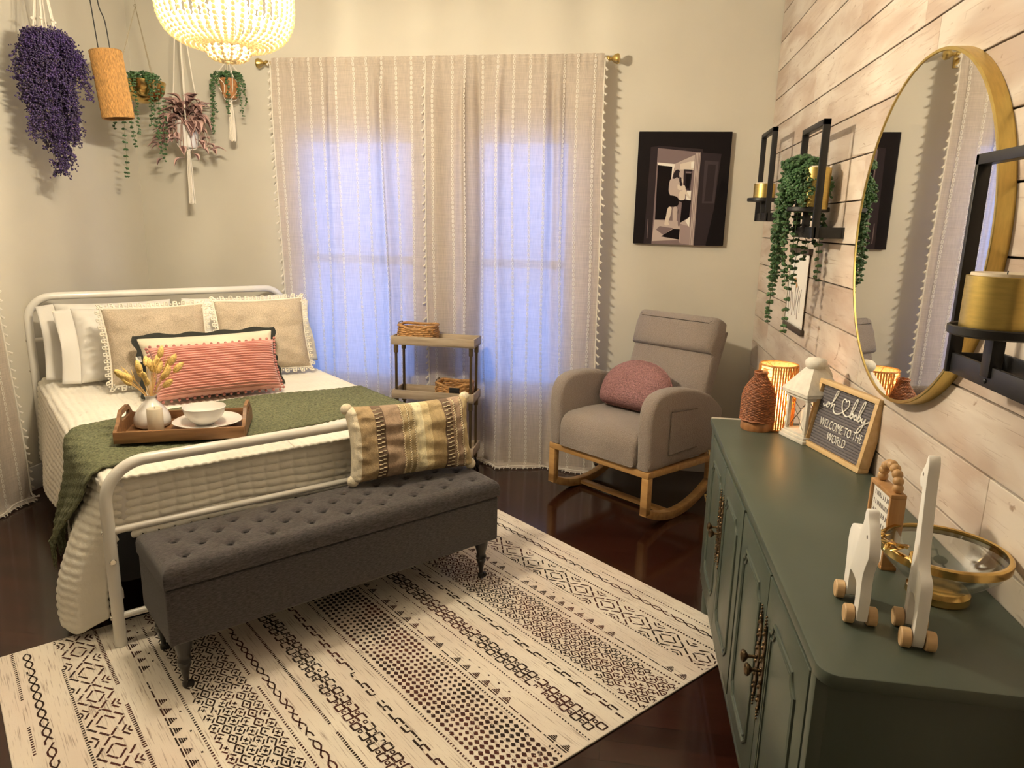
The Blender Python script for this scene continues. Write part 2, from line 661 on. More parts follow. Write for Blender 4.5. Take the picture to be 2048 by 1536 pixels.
# ------------------------------------------------------------------ curtains (hang in local x/z, local -y is the room side)
def curtain(label, x0a, x1a, x0b, x1b, ztop, loc, rotz, seed, folds, nlines, over=0.0, puddle=.07, group=None):
    """x0a..x1a width at the rod, x0b..x1b at the hem; folds = list of (u, width, depth)"""
    t = thing('curtain', label, 'curtain', loc, rotz, group)
    rn = random.Random(seed)
    ph = [rn.uniform(0, 6.28) for _ in range(5)]
    Lz = ztop + 0.03 + puddle
    def P(u, v):
        d = v * Lz
        z = ztop + 0.03 - d
        k = smooth01(d / 0.25)
        lo = smooth01(d / 1.9)
        wob = 0.0045 * math.sin(2 * PI * 4.5 * u + ph[0]) + 0.0022 * math.sin(2 * PI * 9 * u + ph[1]) * (0.4 + 0.6 * lo)
        wob += 0.006 * math.sin(2 * PI * 2.3 * u + ph[2] + v * 1.0)
        for fu, fw, fd in folds:
            s = (u + 0.012 * math.sin(v * 4 + fu * 30) - fu) / (fw * (0.8 + 0.6 * lo))
            wob += 1.6 * fd * math.exp(-s * s)
        top = 0.004 * math.sin(2 * PI * 24 * u + ph[3]) * (1 - smooth01(d / .12))
        y = -(wob * (0.12 + 0.88 * k) + top) - over * k - 0.0215 - over * .25 * (1 - k)
        if d < 0.055:                                      # pocket round the rod
            y -= 0.010 * math.sin(PI * d / 0.055)
        x = lerp(lerp(x0a, x1a, u), lerp(x0b, x1b, u), smooth01(d / ztop))
        x += 0.006 * math.sin(v * 9 + u * 17 + ph[4]) * lo
        if z < 0.012:
            e = 0.012 - z
            y -= e * (0.9 + 0.35 * math.sin(u * 15 + ph[1]))
            z = 0.010 + 0.022 * math.sin(min(1, e / puddle) * PI) * (0.5 + 0.5 * math.sin(u * 21 + ph[0]))
            z = max(z, 0.006)
        return V((x, y, z))
    mb = MB()
    mb.grid(P, 150, 90)
    mb.build('cloth', LINEN, t, ang=80)
    nl = int(Lz / 0.027)
    for q in range(nlines):
        st = MB()
        u = (q + 0.55 + rn.uniform(-.12, .12)) / nlines
        for j in range(nl):
            v0, v1 = (j + .04) / nl, (j + .98) / nl
            c0, c1 = P(u, v0), P(u, v1)
            ctr, ax = (c0 + c1) / 2, (c1 - c0) / 2
            ctr.y -= 0.003
            sd = V((1, 0, 0))
            vs, fs = [], []
            for r_ in (1.0, 0.30):
                for s in range(8):
                    a = 2 * PI * s / 8
                    vs.append(ctr + ax * (math.cos(a) * (1 if r_ == 1 else .66)) + sd * (0.0078 * r_ * math.sin(a)) + V((0, -.001 * (1 - r_), 0)))
            for s in range(8):
                fs.append((s, (s + 1) % 8, 8 + (s + 1) % 8, 8 + s))
            st.add(vs, fs)
        st.build('chain_stitch_stripe', STITCH, t, ang=80)
    for u, sx in ((0.0, -1), (1.0, 1)):
        tr = MB()
        path = [P(u, 0.012 + 0.975 * i / 60) + V((sx * .004, -.003, 0)) for i in range(61)]
        tr.tube(path, .004, 6)
        n = 54
        for j in range(n):
            p = P(u, (j + .5) / n) + V((sx * .005, -.004, 0))
            d = V((sx * rn.uniform(.35, .9), -.25, -rn.uniform(.55, 1.1))).normalized()
            ln = rn.uniform(.020, .032)
            if p.z + d.z * ln < .004:
                d = V((sx, -.3, 0)).normalized()
            tr.tube([p, p + d * ln * .3, p + d * ln * .55, p + d * ln], .003, 6, radii=[.0018, .0042, .0045, .0075])
        tr.build('tassel_trim', STITCH, t)
    hem = MB()
    hem.tube([P(i / 60, .992) + V((0, 0, .002)) for i in range(61)], .0035, 5)
    for j in range(40):
        p = P((j + .5) / 40, .995)
        q = p + V((rn.uniform(-.012, .012), -rn.uniform(.012, .028), 0))
        q.z = max(.004, q.z - .004)
        hem.tube([p, (p + q) / 2 + V((0, 0, .004)), q], .0028, 5)
    hem.build('hem_fringe', STITCH, t)
    return t

CG = 'linen curtain panels over the two windows'
curtain('left linen curtain panel with white chain-stitch stripes, behind the bed pillows', -2.178, -1.175, -2.135, -1.15, 2.415, (0, 4.326, 0), 0, 3,
        [(.36, .03, .022), (.675, .022, -.030), (.705, .030, .030), (.93, .05, .02)], 11, group=CG)
curtain('right linen curtain panel with white chain-stitch stripes, behind the rolling cart', -1.212, -0.186, -1.19, -0.150, 2.415, (0, 4.326, 0), 0, 8,
        [(.06, .05, .02), (.22, .03, .028), (.30, .022, -.024), (.43, .025, .024), (.72, .025, -.022), (.75, .03, .02)], 11, over=.018, group=CG)
curtain('linen curtain panel at the left wall, cut off by the photo edge beside the bed', -1.05, -.085, -1.02, .012, 2.415, (-3.105, 3.122, 0), PI / 2, 21,
        [(.15, .05, .02), (.5, .04, .03), (.8, .05, .02)], 9, puddle=.03)

def curtain_rod(label, length, loc, rotz):
    t = thing('curtain_rod', label, 'curtain rod', loc, rotz)
    mb = MB(); mb.tube([(0, 0, 0), (length, 0, 0)], .0095, 12)
    mb.build('pole', BRASS, t)
    for x, s in ((0, -1), (length, 1)):
        f = MB()
        prof = [(.0001, 0), (.015, .001), (.017, .012), (.011, .017), (.009, .028), (.014, .033), (.023, .044), (.029, .060), (.027, .069), (.014, .075), (.0001, .076)]
        f.lathe(prof, (0, 0, 0), 14, M=Matrix.Translation((x, 0, 0)) @ Matrix.Rotation(s * PI / 2, 4, 'Y'))
        f.build('finial', BRASS, t, ang=30)
        b = MB()
        b.tube([(x - s * .03, 0, 0), (x - s * .03, .05, -.004), (x - s * .03, .098, -.012)], .006, 8)
        b.box((x - s * .03, .0965, -.014), (.03, .005, .07), .002)
        b.build('bracket', BRASS, t)
    return t
curtain_rod('brass curtain rod with carved finials above the two windows', 2.03, (-2.205, 4.316, 2.418), 0)
curtain_rod('brass curtain rod above the left wall curtain', 1.17, (-3.095, 2.03, 2.418), PI / 2)

# ------------------------------------------------------------------ rug
def build_rug():
    ca = R(48.6)
    U, W = V((math.cos(ca), math.sin(ca), 0)), V((-math.sin(ca), math.cos(ca), 0))
    u0, u1, v0, v1 = 0.03, 2.245, 1.236, 2.79
    o0 = U * u0 + W * v0
    t = thing('area_rug', 'cream area rug with dark tribal stripe bands under the grey bench', 'rug', (o0.x, o0.y, 0), ca)
    LU, LV = u1 - u0, v1 - v0
    cream = bpy.data.materials.new('cream_rug_pile')
    cream.use_nodes = True
    def rug_nodes(M, dark):
        nt = M.node_tree
        L = nt.links
        b = nt.nodes['Principled BSDF']
        b.inputs['Roughness'].default_value = 0.95
        b.inputs['Specular IOR Level'].default_value = 0.1
        tc = _n(nt, 'ShaderNodeTexCoord')
        def nz(s, d):
            mp = _n(nt, 'ShaderNodeMapping')
            mp.inputs['Scale'].default_value = s
            L.new(tc.outputs['Object'], mp.inputs['Vector'])
            n = _n(nt, 'ShaderNodeTexNoise')
            n.inputs['Scale'].default_value = 1
            n.inputs['Detail'].default_value = d
            L.new(mp.outputs['Vector'], n.inputs['Vector'])
            return n.outputs['Fac']
        def rg(s, a, c):
            r = _n(nt, 'ShaderNodeMapRange')
            r.inputs['From Min'].default_value = a
            r.inputs['From Max'].default_value = c
            L.new(s, r.inputs['Value'])
            return r.outputs['Result']
        def mix(f, A, B):
            mx = _n(nt, 'ShaderNodeMix', data_type='RGBA')
            L.new(f, mx.inputs['Factor'])
            for s, k in ((A, 'A'), (B, 'B')):
                if isinstance(s, tuple):
                    mx.inputs[k].default_value = (*s, 1)
                else:
                    L.new(s, mx.inputs[k])
            return mx.outputs['Result']
        c = mix(rg(nz((3, 1.2, 1), 4), .4, .62), (0.80, 0.735, 0.63), (0.73, 0.63, 0.54))
        c = mix(rg(nz((230, 9, 1), 4), .56, .70), c, (0.40, 0.31, 0.25))
        if dark:
            d = mix(rg(nz((5, 3, 1), 2), .45, .6), (0.036, 0.024, 0.019), (0.085, 0.032, 0.027))
            c = mix(rg(nz((70, 70, 1), 3), .60, .74), d, c)
        L.new(c, b.inputs['Base Color'])
        n3 = _n(nt, 'ShaderNodeTexNoise')
        n3.inputs['Scale'].default_value = 500
        L.new(tc.outputs['Object'], n3.inputs['Vector'])
        bp = _n(nt, 'ShaderNodeBump')
        bp.inputs['Strength'].default_value = .35
        bp.inputs['Distance'].default_value = .003
        L.new(n3.outputs['Fac'], bp.inputs['Height'])
        L.new(bp.outputs['Normal'], b.inputs['Normal'])
    rug_nodes(cream, False)
    dark = bpy.data.materials.new('dark_rug_motif')
    dark.use_nodes = True
    rug_nodes(dark, True)
    mb = MB()
    mb.box((LU / 2, LV / 2, .0035), (LU, LV, .007), .003)
    mb.mi = 1
    Z = .0075
    rn = random.Random(5)
    lo, hi = .012, LV - .012
    def quad(*p):
        mb.add([(max(.004, min(LU - .004, a)), max(lo - .006, min(hi + .006, b)), Z) for a, b in p], [tuple(range(len(p)))])
    def line(a, b, w):
        w *= 1.3
        a, b = V((*a, 0)), V((*b, 0))
        d = b - a
        if d.length < 1e-6:
            return
        s = V((-d.y, d.x, 0)).normalized() * (w / 2)
        quad(*[(q.x, q.y) for q in (a + s, b + s, b - s, a - s)])
    def dash(a, b, w, dl=.022, gap=.005):
        a, b = V((*a, 0)), V((*b, 0))
        n = max(1, int((b - a).length / (dl + gap)))
        for i in range(n):
            p, q = a.lerp(b, (i + .08) / n), a.lerp(b, (i + .88) / n)
            if rn.random() > .05:
                line((p.x, p.y), (q.x, q.y), w)
    def dots(u, w=.008, sp=.0125, dl=.0065):
        v = lo
        while v < hi:
            if noise.noise(V((u * 9, v * 5, 1))) > -.33:
                quad((u - w / 2, v), (u + w / 2, v + .002), (u + w / 2, v + .002 + dl), (u - w / 2, v + dl))
            v += sp
    def chain(u, w=.018, ln=.052, th=.0042):
        v = lo
        while v + ln < hi + .02:
            P = [(u - w / 2, v + ln * .34), (u, v), (u + w / 2, v + ln * .34), (u + w / 2, v + ln * .66), (u, v + ln), (u - w / 2, v + ln * .66)]
            for i in range(6):
                if rn.random() > .07:
                    line(P[i], P[(i + 1) % 6], th)
            v += ln
    def bigdia(u, s=1):
        ln, h = .152, .052
        v = lo - .03
        while v < hi:
            c = v + ln / 2
            for k, wd in ((1.0, .0055), (.52, .0050)):
                P = [(u, c - ln / 2 * k), (u + h * k, c), (u, c + ln / 2 * k), (u - h * k, c)]
                for i in range(4):
                    dash(P[i], P[(i + 1) % 4], wd, .030, .004)
            for sg in (-1, 1):                              # chevrons between the diamonds
                for off, sz in ((.030, .030), (.046, .016)):
                    a = (u + sg * off, v)
                    dash(a, (u + sg * (off + sz * .62), v - sz), .0048, .03, .004)
                    dash(a, (u + sg * (off + sz * .62), v + sz), .0048, .03, .004)
            v += ln
    def tri(u, sg, base=True):
        v = lo + .02
        while v < hi - .02:
            if noise.noise(V((u * 3, v * 6, 2))) > -.28:
                for k in range(4):
                    z0, z1 = k * .0058, k * .0058 + .0046
                    w0, w1 = .017 * (1 - k / 4.6), .017 * (1 - (k + .8) / 4.6)
                    quad((u + sg * z0, v - w0), (u + sg * z0, v + w0), (u + sg * z1, v + w1), (u + sg * z1, v - w1))
                if rn.random() > .4:
                    quad((u + sg * .036, v + .022), (u + sg * .036, v + .030), (u + sg * .042, v + .030), (u + sg * .042, v + .022))
            v += .055
        if base:
            dash((u - sg * .006, lo), (u - sg * .006, hi), .0036, .05, .003)
    def dense(ua, ub):
        du, dv = .0265, .052
        nu = round((ub - ua) / du)
        du = (ub - ua) / nu
        n = int((hi - lo) / dv)
        for i in range(nu):
            for j in range(n + 1):
                c = (ua + du * (i + .5), lo + dv * (j + (.5 if i % 2 else 0)))
                if i % 3 == 1:
                    P = [(c[0], c[1] - dv * .46), (c[0] + du * .5, c[1]), (c[0], c[1] + dv * .46), (c[0] - du * .5, c[1])]
                    for q in range(4):
                        if rn.random() > .1:
                            line(P[q], P[(q + 1) % 4], .0042)
                    quad((c[0] - .003, c[1] - .005), (c[0] + .003, c[1] - .005), (c[0] + .003, c[1] + .005), (c[0] - .003, c[1] + .005))
                else:
                    for sx in (-1, 1):
                        for sy in (-1, 1):
                            if rn.random() > .08:
                                line((c[0] + sx * du * .5, c[1] + sy * dv * .10), (c[0] + sx * du * .08, c[1] + sy * dv * .44), .0042)
                    line((c[0] - .005, c[1] - .007), (c[0] + .005, c[1] + .007), .0034)
                    line((c[0] - .005, c[1] + .007), (c[0] + .005, c[1] - .007), .0034)
    def ovals(ua, ub):
        du, dv = .0190, .0125
        nu = round((ub - ua) / du)
        du = (ub - ua) / nu
        for i in range(nu + 1):
            v = lo + (dv * .5 if i % 2 else 0)
            while v < hi:
                k = .62 + .5 * noise.noise(V((i * .3, v * 7, 4)))
                if k > .3:
                    a, b_ = du * .46 * min(1, k + .35), dv * .86 * min(1, k + .3)
                    u = ua + du * i
                    quad((u - a, v - b_ * .2), (u - a * .15, v - b_), (u + a * .25, v - b_ * .95), (u + a, v + b_ * .2), (u + a * .15, v + b_), (u - a * .25, v + b_ * .95))
                v += dv * 2
    def squares(u):
        v = lo
        i = 0
        while v < hi - .05:
            for sg in (-1, 1):
                c = (u + sg * .0165, v + (.02 if sg > 0 else .046))
                for hw, hh, off in ((.0125, .014, 0), (.0055, .006, .027)):
                    P = [(c[0] - hw, c[1] + off - hh), (c[0] + hw, c[1] + off - hh), (c[0] + hw, c[1] + off + hh), (c[0] - hw, c[1] + off + hh)]
                    for q in range(4):
                        if rn.random() > .12:
                            line(P[q], P[(q + 1) % 4], .0050 if off == 0 else .0034)
            dash((u, v), (u, v + .054), .0026, .024, .003)
            v += .054
    def dashchain(u):
        v = lo
        i = 0
        while v < hi - .04:
            sg = 1 if i % 2 else -1
            dash((u + sg * .008, v), (u + sg * .008, v + .040), .0058, .034, .004)
            if i % 3:
                line((u - sg * .008, v + .016), (u - sg * .008, v + .034), .0046)
            if i % 2:
                line((u - .008, v + .037), (u + .008, v + .037), .0046)
            v += .036
            i += 1
    s = u0
    dots(.085 - s); chain(.124 - s, .020); dots(.209 - s); bigdia(.268 - s); dots(.336 - s, .011, .011); tri(.418 - s, 1)
    dots(.478 - s); dense(.50 - s, .672 - s); dots(.690 - s); chain(.716 - s + .01, .018, .05); dots(.795 - s, .009, .0105)
    squares(.868 - s); dashchain(.965 - s); dots(1.036 - s); ovals(1.062 - s, 1.236 - s); dots(1.258 - s)
    tri(1.284 - s, 1); dots(1.370 - s, .005); squares(1.426 - s); dashchain(1.530 - s); dots(1.585 - s, .006); dense(1.604 - s, 1.782 - s)
    dots(1.800 - s, .008); tri(1.838 - s, 1); dots(1.928 - s, .006); bigdia(1.985 - s); dots(2.058 - s, .008); chain(2.125 - s, .018, .056); dots(2.172 - s, .006)
    mb.build('pile', [cream, dark], t, smooth=False)
build_rug()
# ------------------------------------------------------------------ bed (local x across, +y to the head, foot rail at y=0)
BED_A = R(47.0)
BED_O = V((-1.241, 2.525, 0))
def bedP(x, y, z=0.0):
    return Matrix.Translation(BED_O) @ Matrix.Rotation(BED_A, 4, 'Z') @ V((x, y, z))
QUILT = mat('cream_cotton_quilt', (0.85, 0.81, 0.71), 0.85, var=(8, .04), bump=(140, .25), sheen=.2)
SHEET = mat('white_cotton_pillowcase', (0.77, 0.74, 0.68), 0.85, bump=(60, .12), sheen=.2)
OATMEAL = mat('oatmeal_linen_weave', (0.50, 0.415, 0.31), 0.9, var=(220, .22), bump=(420, .6))
CROCHET = mat('cream_crochet_yarn', (0.78, 0.73, 0.62), 0.9, bump=(300, .4))
PINK_RIB = mat('pink_ribbed_velvet', (0.66, 0.30, 0.245), 0.85, var=(14, .08), sheen=.5, bump=(260, .3))
IVORY = mat('ivory_canvas', (0.72, 0.63, 0.48), 0.9, bump=(350, .3))
BLACK_CLOTH = mat('black_trim_cloth', (0.018, 0.020, 0.016), 0.85, bump=(300, .3))
SAGE = mat('sage_green_knit', (0.135, 0.145, 0.078), 0.95, var=(120, .45), bump=(170, .9), stretch=(1, 1.0, 1))

bed = thing('bed', 'white metal tube bed frame standing diagonally across the far left corner', 'bed', BED_O, BED_A)
def bow(hw, zt, rad, y, r, name):
    mb = MB()
    p = [(-hw, y, 0.008)] + [(-hw, y, zt - rad - .02)]
    p += arc((-hw + rad, y, zt - rad), rad, 180, 90, 10)
    p += arc((hw - rad, y, zt - rad), rad, 90, 0, 10) + [(hw, y, zt - rad - .02), (hw, y, 0.008)]
    mb.tube(p, r, 16)
    return mb.build(name, WHITE_METAL, bed)
ft = bow(.680, .680, .135, 0, .0205, 'footboard_tube')
hd = bow(.705, 1.063, .125, 1.995, .0205, 'headboard_tube')
for z, r in ((.440, .0125), (.118, .0125)):
    mb = MB(); mb.tube([(-.675, 0, z), (.675, 0, z)], r, 10); mb.build('foot_crossbar', WHITE_METAL, bed)
for z in (.828, .40):
    mb = MB(); mb.tube([(-.70, 1.995, z), (.70, 1.995, z)], .0125, 10); mb.build('head_crossbar', WHITE_METAL, bed)
for s in (-1, 1):
    mb = MB(); mb.b2((s * .672, .02, .17), (s * .652, 1.975, .205), .003); mb.build('side_rail', WHITE_METAL, bed)
def bolt(x, y, z, d, r=.009):
    mb = MB()
    mb.lathe([(.0001, 0), (r * .8, .0), (r, -.002), (r, -.004)], (0, 0, 0), 10, M=Matrix.Translation((x, y, z)) @ V(d).to_track_quat('Z', 'Y').to_matrix().to_4x4() @ Matrix.Translation((0, 0, .004)))
    return mb.build('bolt', CHROME, bed)
for s in (-1, 1):
    for z in (.44, .118):
        bolt(s * .7005, 0, z, (s, 0, 0), .008)
    bolt(s * .68, -.0205, .335, (0, -1, 0), .011)
    bolt(s * .7255, 1.995, .828, (s, 0, 0), .008)
    bolt(s * .7255, 1.995, .66, (s, 0, 0), .007)

mb = MB(); mb.b2((-.655, .055, .207), (.655, 1.965, .405), .02)
t = mb.build('box_spring', mat('black_box_spring_cloth', (.014, .014, .016), .9)); t.location = BED_O; t.rotation_euler = (0, 0, BED_A)
tag(t, 'black box spring in the white bed frame under the quilt', 'box spring')
mb = MB(); mb.b2((-.668, .060, .406), (.668, 1.965, .606), .05, seg=4)
t = mb.build('mattress', SHEET); t.location = BED_O; t.rotation_euler = (0, 0, BED_A)
tag(t, 'mattress on the white bed, under the cream quilt', 'mattress')

# quilt: top, side drops, foot drop
def quilt_bump(a, b):
    row = abs(math.sin(PI * (a / .030 + .25 * noise.noise(V((a * 7, b * 6, 0))))))
    st = abs(math.sin(PI * (b / .062 + .3 * noise.noise(V((a * 9, b * 3, 5))))))
    return .0085 * (row ** .6) * (.22 + .78 * st ** .6)
ZT = .622
def rounded(d, w, rad):
    """d = distance from the centre line over a rounded edge at half width w -> (offset, drop, normal-angle)"""
    flat = w - rad
    if d <= flat:
        return d, 0.0, 0.0
    s = d - flat
    if s < rad * PI / 2:
        a = s / rad
        return flat + rad * math.sin(a), rad * (1 - math.cos(a)), a
    return w, rad + s - rad * PI / 2, PI / 2
mb = MB()
HW, RD = .700, .055
def q_side(sg):
    dmax = HW + .52
    def P(u, v):
        y = lerp(.035, 1.955, v)
        dr_max = lerp(.46, .47, v)
        if sg < 0:
            dr_max = .45 + .14 * math.exp(-((y - .13) / .16) ** 2)
        d = u * (HW - RD + RD * PI / 2 + dr_max - RD)
        off, drop, a = rounded(d, HW, RD)
        b = quilt_bump(d, y * 1.25)
        fl = smooth01(drop / .5)
        off += b * math.sin(a) + .045 * fl + .018 * math.sin(y * 6.5 + sg) * fl
        z = ZT - drop + b * math.cos(a)
        yy = y
        if y < .30:                                          # foot corner falls as a loose flap
            k = smooth01((.30 - y) / .26) * smooth01(drop / .06)
            off += .085 * fl * math.exp(-((y - .20) / .12) ** 2)
            off -= .035 * k * (1 - fl) + .055 * smooth01((.10 - y) / .07) * fl
            yy = y + .06 * smooth01((.12 - y) / .09) * fl
        z += -.020 * smooth01((.2 - y) / .17) * (1 - fl) * .6
        if drop > dr_max - .04:                              # rounded lower corner
            pass
        return V((sg * off, yy, max(z, .022)))
    return P
mb.grid(q_side(-1), 190, 230)
mb.grid(q_side(1), 120, 120)
def q_foot(u, v):
    x = lerp(-.662, .662, u)
    d = v * .27
    off, drop, a = rounded(d, .045, .045)
    b = quilt_bump(drop + .003, x * 1.1) * 1.25
    sag = .016 * math.sin(x * 3.2 + 1) + .012 * math.sin(x * 8)
    e = smooth01((abs(x) - .56) / .1)
    y = .105 - off - b * math.sin(a) + e * .01
    return V((x, y, ZT - .012 - drop - sag * smooth01(drop / .1) * .5 + b * math.cos(a) - e * .010))
mb.grid(q_foot, 270, 80)
t = mb.build('quilt', QUILT, ang=70); t.location = BED_O; t.rotation_euler = (0, 0, BED_A)
tag(t, 'cream channel-stitched quilt spread over the bed, its corner hanging to the rug', 'quilt')
md = t.modifiers.new('thickness', 'SOLIDIFY'); md.thickness = .010; md.offset = -1

# green throw
mb = MB()
TW = MB()
def th_edge(x):
    k = (x + .70) / 1.4
    near = lerp(.115, .315, k) + .012 * math.sin(x * 5)
    far = lerp(.74, .82, k) + .10 * math.exp(-((x + .05) / .45) ** 2)
    return near, far
def throw_pt(d, v, sgn_d):
    """d signed path distance from bed centre, v 0..1 near->far"""
    off, drop, a = rounded(abs(d), HW + .012, RD + .012)
    x = off * (1 if d > 0 else -1)
    n, f = th_edge(max(-.7, min(.7, x)))
    fl = smooth01(drop / .42)
    if d < 0:
        n, f = n + .25 * fl, f - .02 * fl
    y = lerp(n, f, v)
    rib = .0035 * abs(math.sin(v * PI * 17)) + .002 * math.sin(d * 150 + math.floor(v * 17) * 1.7)
    ex = .045 * fl + .018 * math.sin(y * 6.5 + (1 if d > 0 else -1)) * fl + .012 * fl + .016 * math.sin(v * 11) * fl
    x += (1 if d > 0 else -1) * (ex + rib * math.sin(a) + .004)
    if d < 0:
        x -= .045 * fl * math.exp(-((y - .25) / .2) ** 2)
    z = ZT + .013 - drop + rib * math.cos(a) + .003 * math.sin(x * 9 + y * 7)
    return V((x, y, z))
DL, DR = -(HW + .325), HW + .30
mb.grid(lambda u, v: throw_pt(lerp(DL, DR, u), v, 0), 200, 110)
t = thing('throw_blanket', 'sage green knitted throw laid across the lower part of the bed', 'blanket', BED_O, BED_A)
tc = mb.build('knit_cloth', SAGE, t, ang=80)
md = tc.modifiers.new('thickness', 'SOLIDIFY'); md.thickness = .007; md.offset = -1
rn = random.Random(3)
for side, D in ((-1, DL), (1, DR)):
    fr = MB()
    for i in range(30):
        p = throw_pt(D, (i + .5) / 30, 0)
        for q in range(3):
            o = V((rn.uniform(-.006, .006), rn.uniform(-.007, .007), -rn.uniform(.07, .10)))
            fr.tube([p, p + o * .12 + V((side * .003, 0, 0)), p + o * .5 + V((rn.uniform(-.004, .004), 0, 0)), p + o], .0024, 5)
        fr.ball(p + V((side * .002, 0, -.006)), .006, 6, 5)
    fr.build('fringe', SAGE, t)

# ------------------------------------------------------------------ cushions: x width, z height from base, y thickness (front = -y)
def cushion_pt(w, h, th, u, v, side, pinch=.07, n=4.0, rib=None, wr=0.0, seed=0):
    """u,v in -1..1"""
    x = w / 2 * u * (1 - pinch * (1 - v * v) * abs(u) ** 3)
    z = h / 2 * v * (1 - pinch * (1 - u * u) * abs(v) ** 3)
    e = max(0.0, (1 - abs(u) ** n)) * max(0.0, (1 - abs(v) ** n))
    d = th / 2 * e ** .55
    if rib:
        d += rib[1] * abs(math.sin(PI * (v * .5 + .5) * rib[0])) * min(1, e * 6)
    if wr:
        d += wr * noise.noise(V((u * 3.1 + seed, v * 3.7, seed * 1.7))) * min(1, e * 3)
        d += wr * .6 * noise.noise(V((u * 8 + seed, v * 8, 3 + seed))) * (1 - min(1, e)) * min(1, e * 5)
    return V((x, side * d, h / 2 + z))
def spaced(i, n):
    t = 2 * i / (n - 1) - 1
    return math.copysign(1 - (1 - abs(t)) ** 1.35, t)
def cushion_mesh(w, h, th, nu=56, nv=56, **kw):
    mb = MB()
    for side in (-1, 1):
        vs = [cushion_pt(w, h, th, spaced(i, nu), spaced(j, nv), side, **kw) for j in range(nv) for i in range(nu)]
        fs = []
        for j in range(nv - 1):
            for i in range(nu - 1):
                a = j * nu + i
                fs.append((a, a + 1, a + 1 + nu, a + nu))
        mb.add(vs, fs)
    return mb
def cushion_edge(w, h, n, pinch=.07):
    pts = []
    for i in range(n):
        s = i / n * 4
        k, f = int(s), s - int(s)
        a = 2 * f - 1
        u, v = ((a, -1), (1, a), (-a, 1), (-1, -a))[k]
        p = cushion_pt(w, h, 0, u, v, 1, pinch)
        o = V((u * (abs(u) == 1), 0, v * (abs(v) == 1)))
        pts.append((p, V(((u if abs(u) == 1 else u ** 7), 0, (v if abs(v) == 1 else v ** 7))).normalized()))
    return pts
def place(o, base, A, x, y, z, lean, yaw_=0.0, tilt=0.0):
    """base frame (origin, angle); lean back towards +y"""
    M = Matrix.Translation(base) @ Matrix.Rotation(A, 4, 'Z') @ Matrix.Translation((x, y, z)) @ Matrix.Rotation(R(yaw_), 4, 'Z') @ Matrix.Rotation(R(-lean), 4, 'X') @ Matrix.Rotation(R(tilt), 4, 'Y')
    o.matrix_world = M
    return o

ZB = ZT + .012
# white sleeping pillows: two stacked on each half
WP = 'white sleeping pillows against the headboard'
def white_pillow(label, x, y, z, lean, yw, seed, tilt=0, w=.70, h=.42):
    t = thing('sleeping_pillow', label, 'pillow', group=WP)
    mb = cushion_mesh(w - .06, h, .17, 50, 40, pinch=.05, wr=.022, seed=seed)
    mb.build('pillowcase', SHEET, t, ang=80, weld=.0005)
    fl = MB()
    rn = random.Random(seed)
    def fp(u, v):                                          # open flange end of the case
        s = 2 * v - 1
        e = cushion_pt(w - .06, h, .17, -1 if seed % 2 else 1, s, 1, .05)
        sx = -1 if seed % 2 else 1
        op = .042 * (1 - s * s) ** .5 * u
        return e + V((sx * (u * .085 - .004) - .0, .02 * math.sin(s * 4 + seed) * u - op * .3, -.012 * u * math.sin(s * 2.4)))
    fl.grid(fp, 8, 26)
    fb = fl.build('flange', SHEET, t, ang=80)
    md = fb.modifiers.new('thickness', 'SOLIDIFY'); md.thickness = .008
    place(t, BED_O, BED_A, x, y, z, lean, yw, tilt)
    return t
white_pillow('white pillow at the back left, leaning on the headboard rail', -.305, 1.755, ZB + .005, 16, 0, 3, w=.64, h=.41)
white_pillow('white pillow second from the headboard on the left, its open case end showing', -.250, 1.580, ZB + .005, 24, 3, 5, tilt=2, w=.64, h=.405)
white_pillow('white pillow at the back right, its case corner flapping past the bed edge', .345, 1.760, ZB + .005, 16, 0, 4, w=.66, h=.41)
white_pillow('white pillow just behind the right oatmeal cushion', .355, 1.600, ZB + .005, 24, -2, 6, w=.70, h=.40)

def oatmeal(label, x, y, yw, lean, seed, w=.49, h=.415):
    t = thing('throw_cushion', label, 'cushion', group='oatmeal cushions with crochet borders')
    mb = cushion_mesh(w, h, .15, 56, 56, pinch=.055, wr=.014, seed=seed)
    mb.build('cover', OATMEAL, t, ang=80, weld=.0005)
    tr = MB()
    E = cushion_edge(w, h, 92, .055)
    rn = random.Random(seed)
    tr.tube([p + o * .003 for p, o in E], .0055, 7, closed=True)
    for i in range(0, 92):
        p, o = E[i]
        q, o2 = E[(i + 1) % 92]
        mid = (p + q) / 2 + (o + o2) * .5 * .030 + V((0, rn.uniform(-.004, .004), 0))
        if i % 2 == 0:
            tr.tube([p + o * .004, mid + (p - q) * .35, mid, mid + (q - p) * .35, q + o2 * .004], .0042, 5)
        c = (p + q) / 2 + o * .017
        tr.ball(c, .0055, 6, 4)
        if i % 3 == 0:
            tr.ball(p - o * .008 + V((0, -.012, 0)), .005, 6, 4)
    tr.build('crochet_trim', CROCHET, t)
    return place(t, BED_O, BED_A, x, y, ZB + .034, lean, yw)
oatmeal('oatmeal cushion with cream crochet border, left of its pair on the bed', -.190, 1.315, 1, 19, 2, h=.395)
oatmeal('oatmeal cushion with cream crochet border, right of its pair on the bed', .345, 1.315, -4, 18, 9, h=.405)

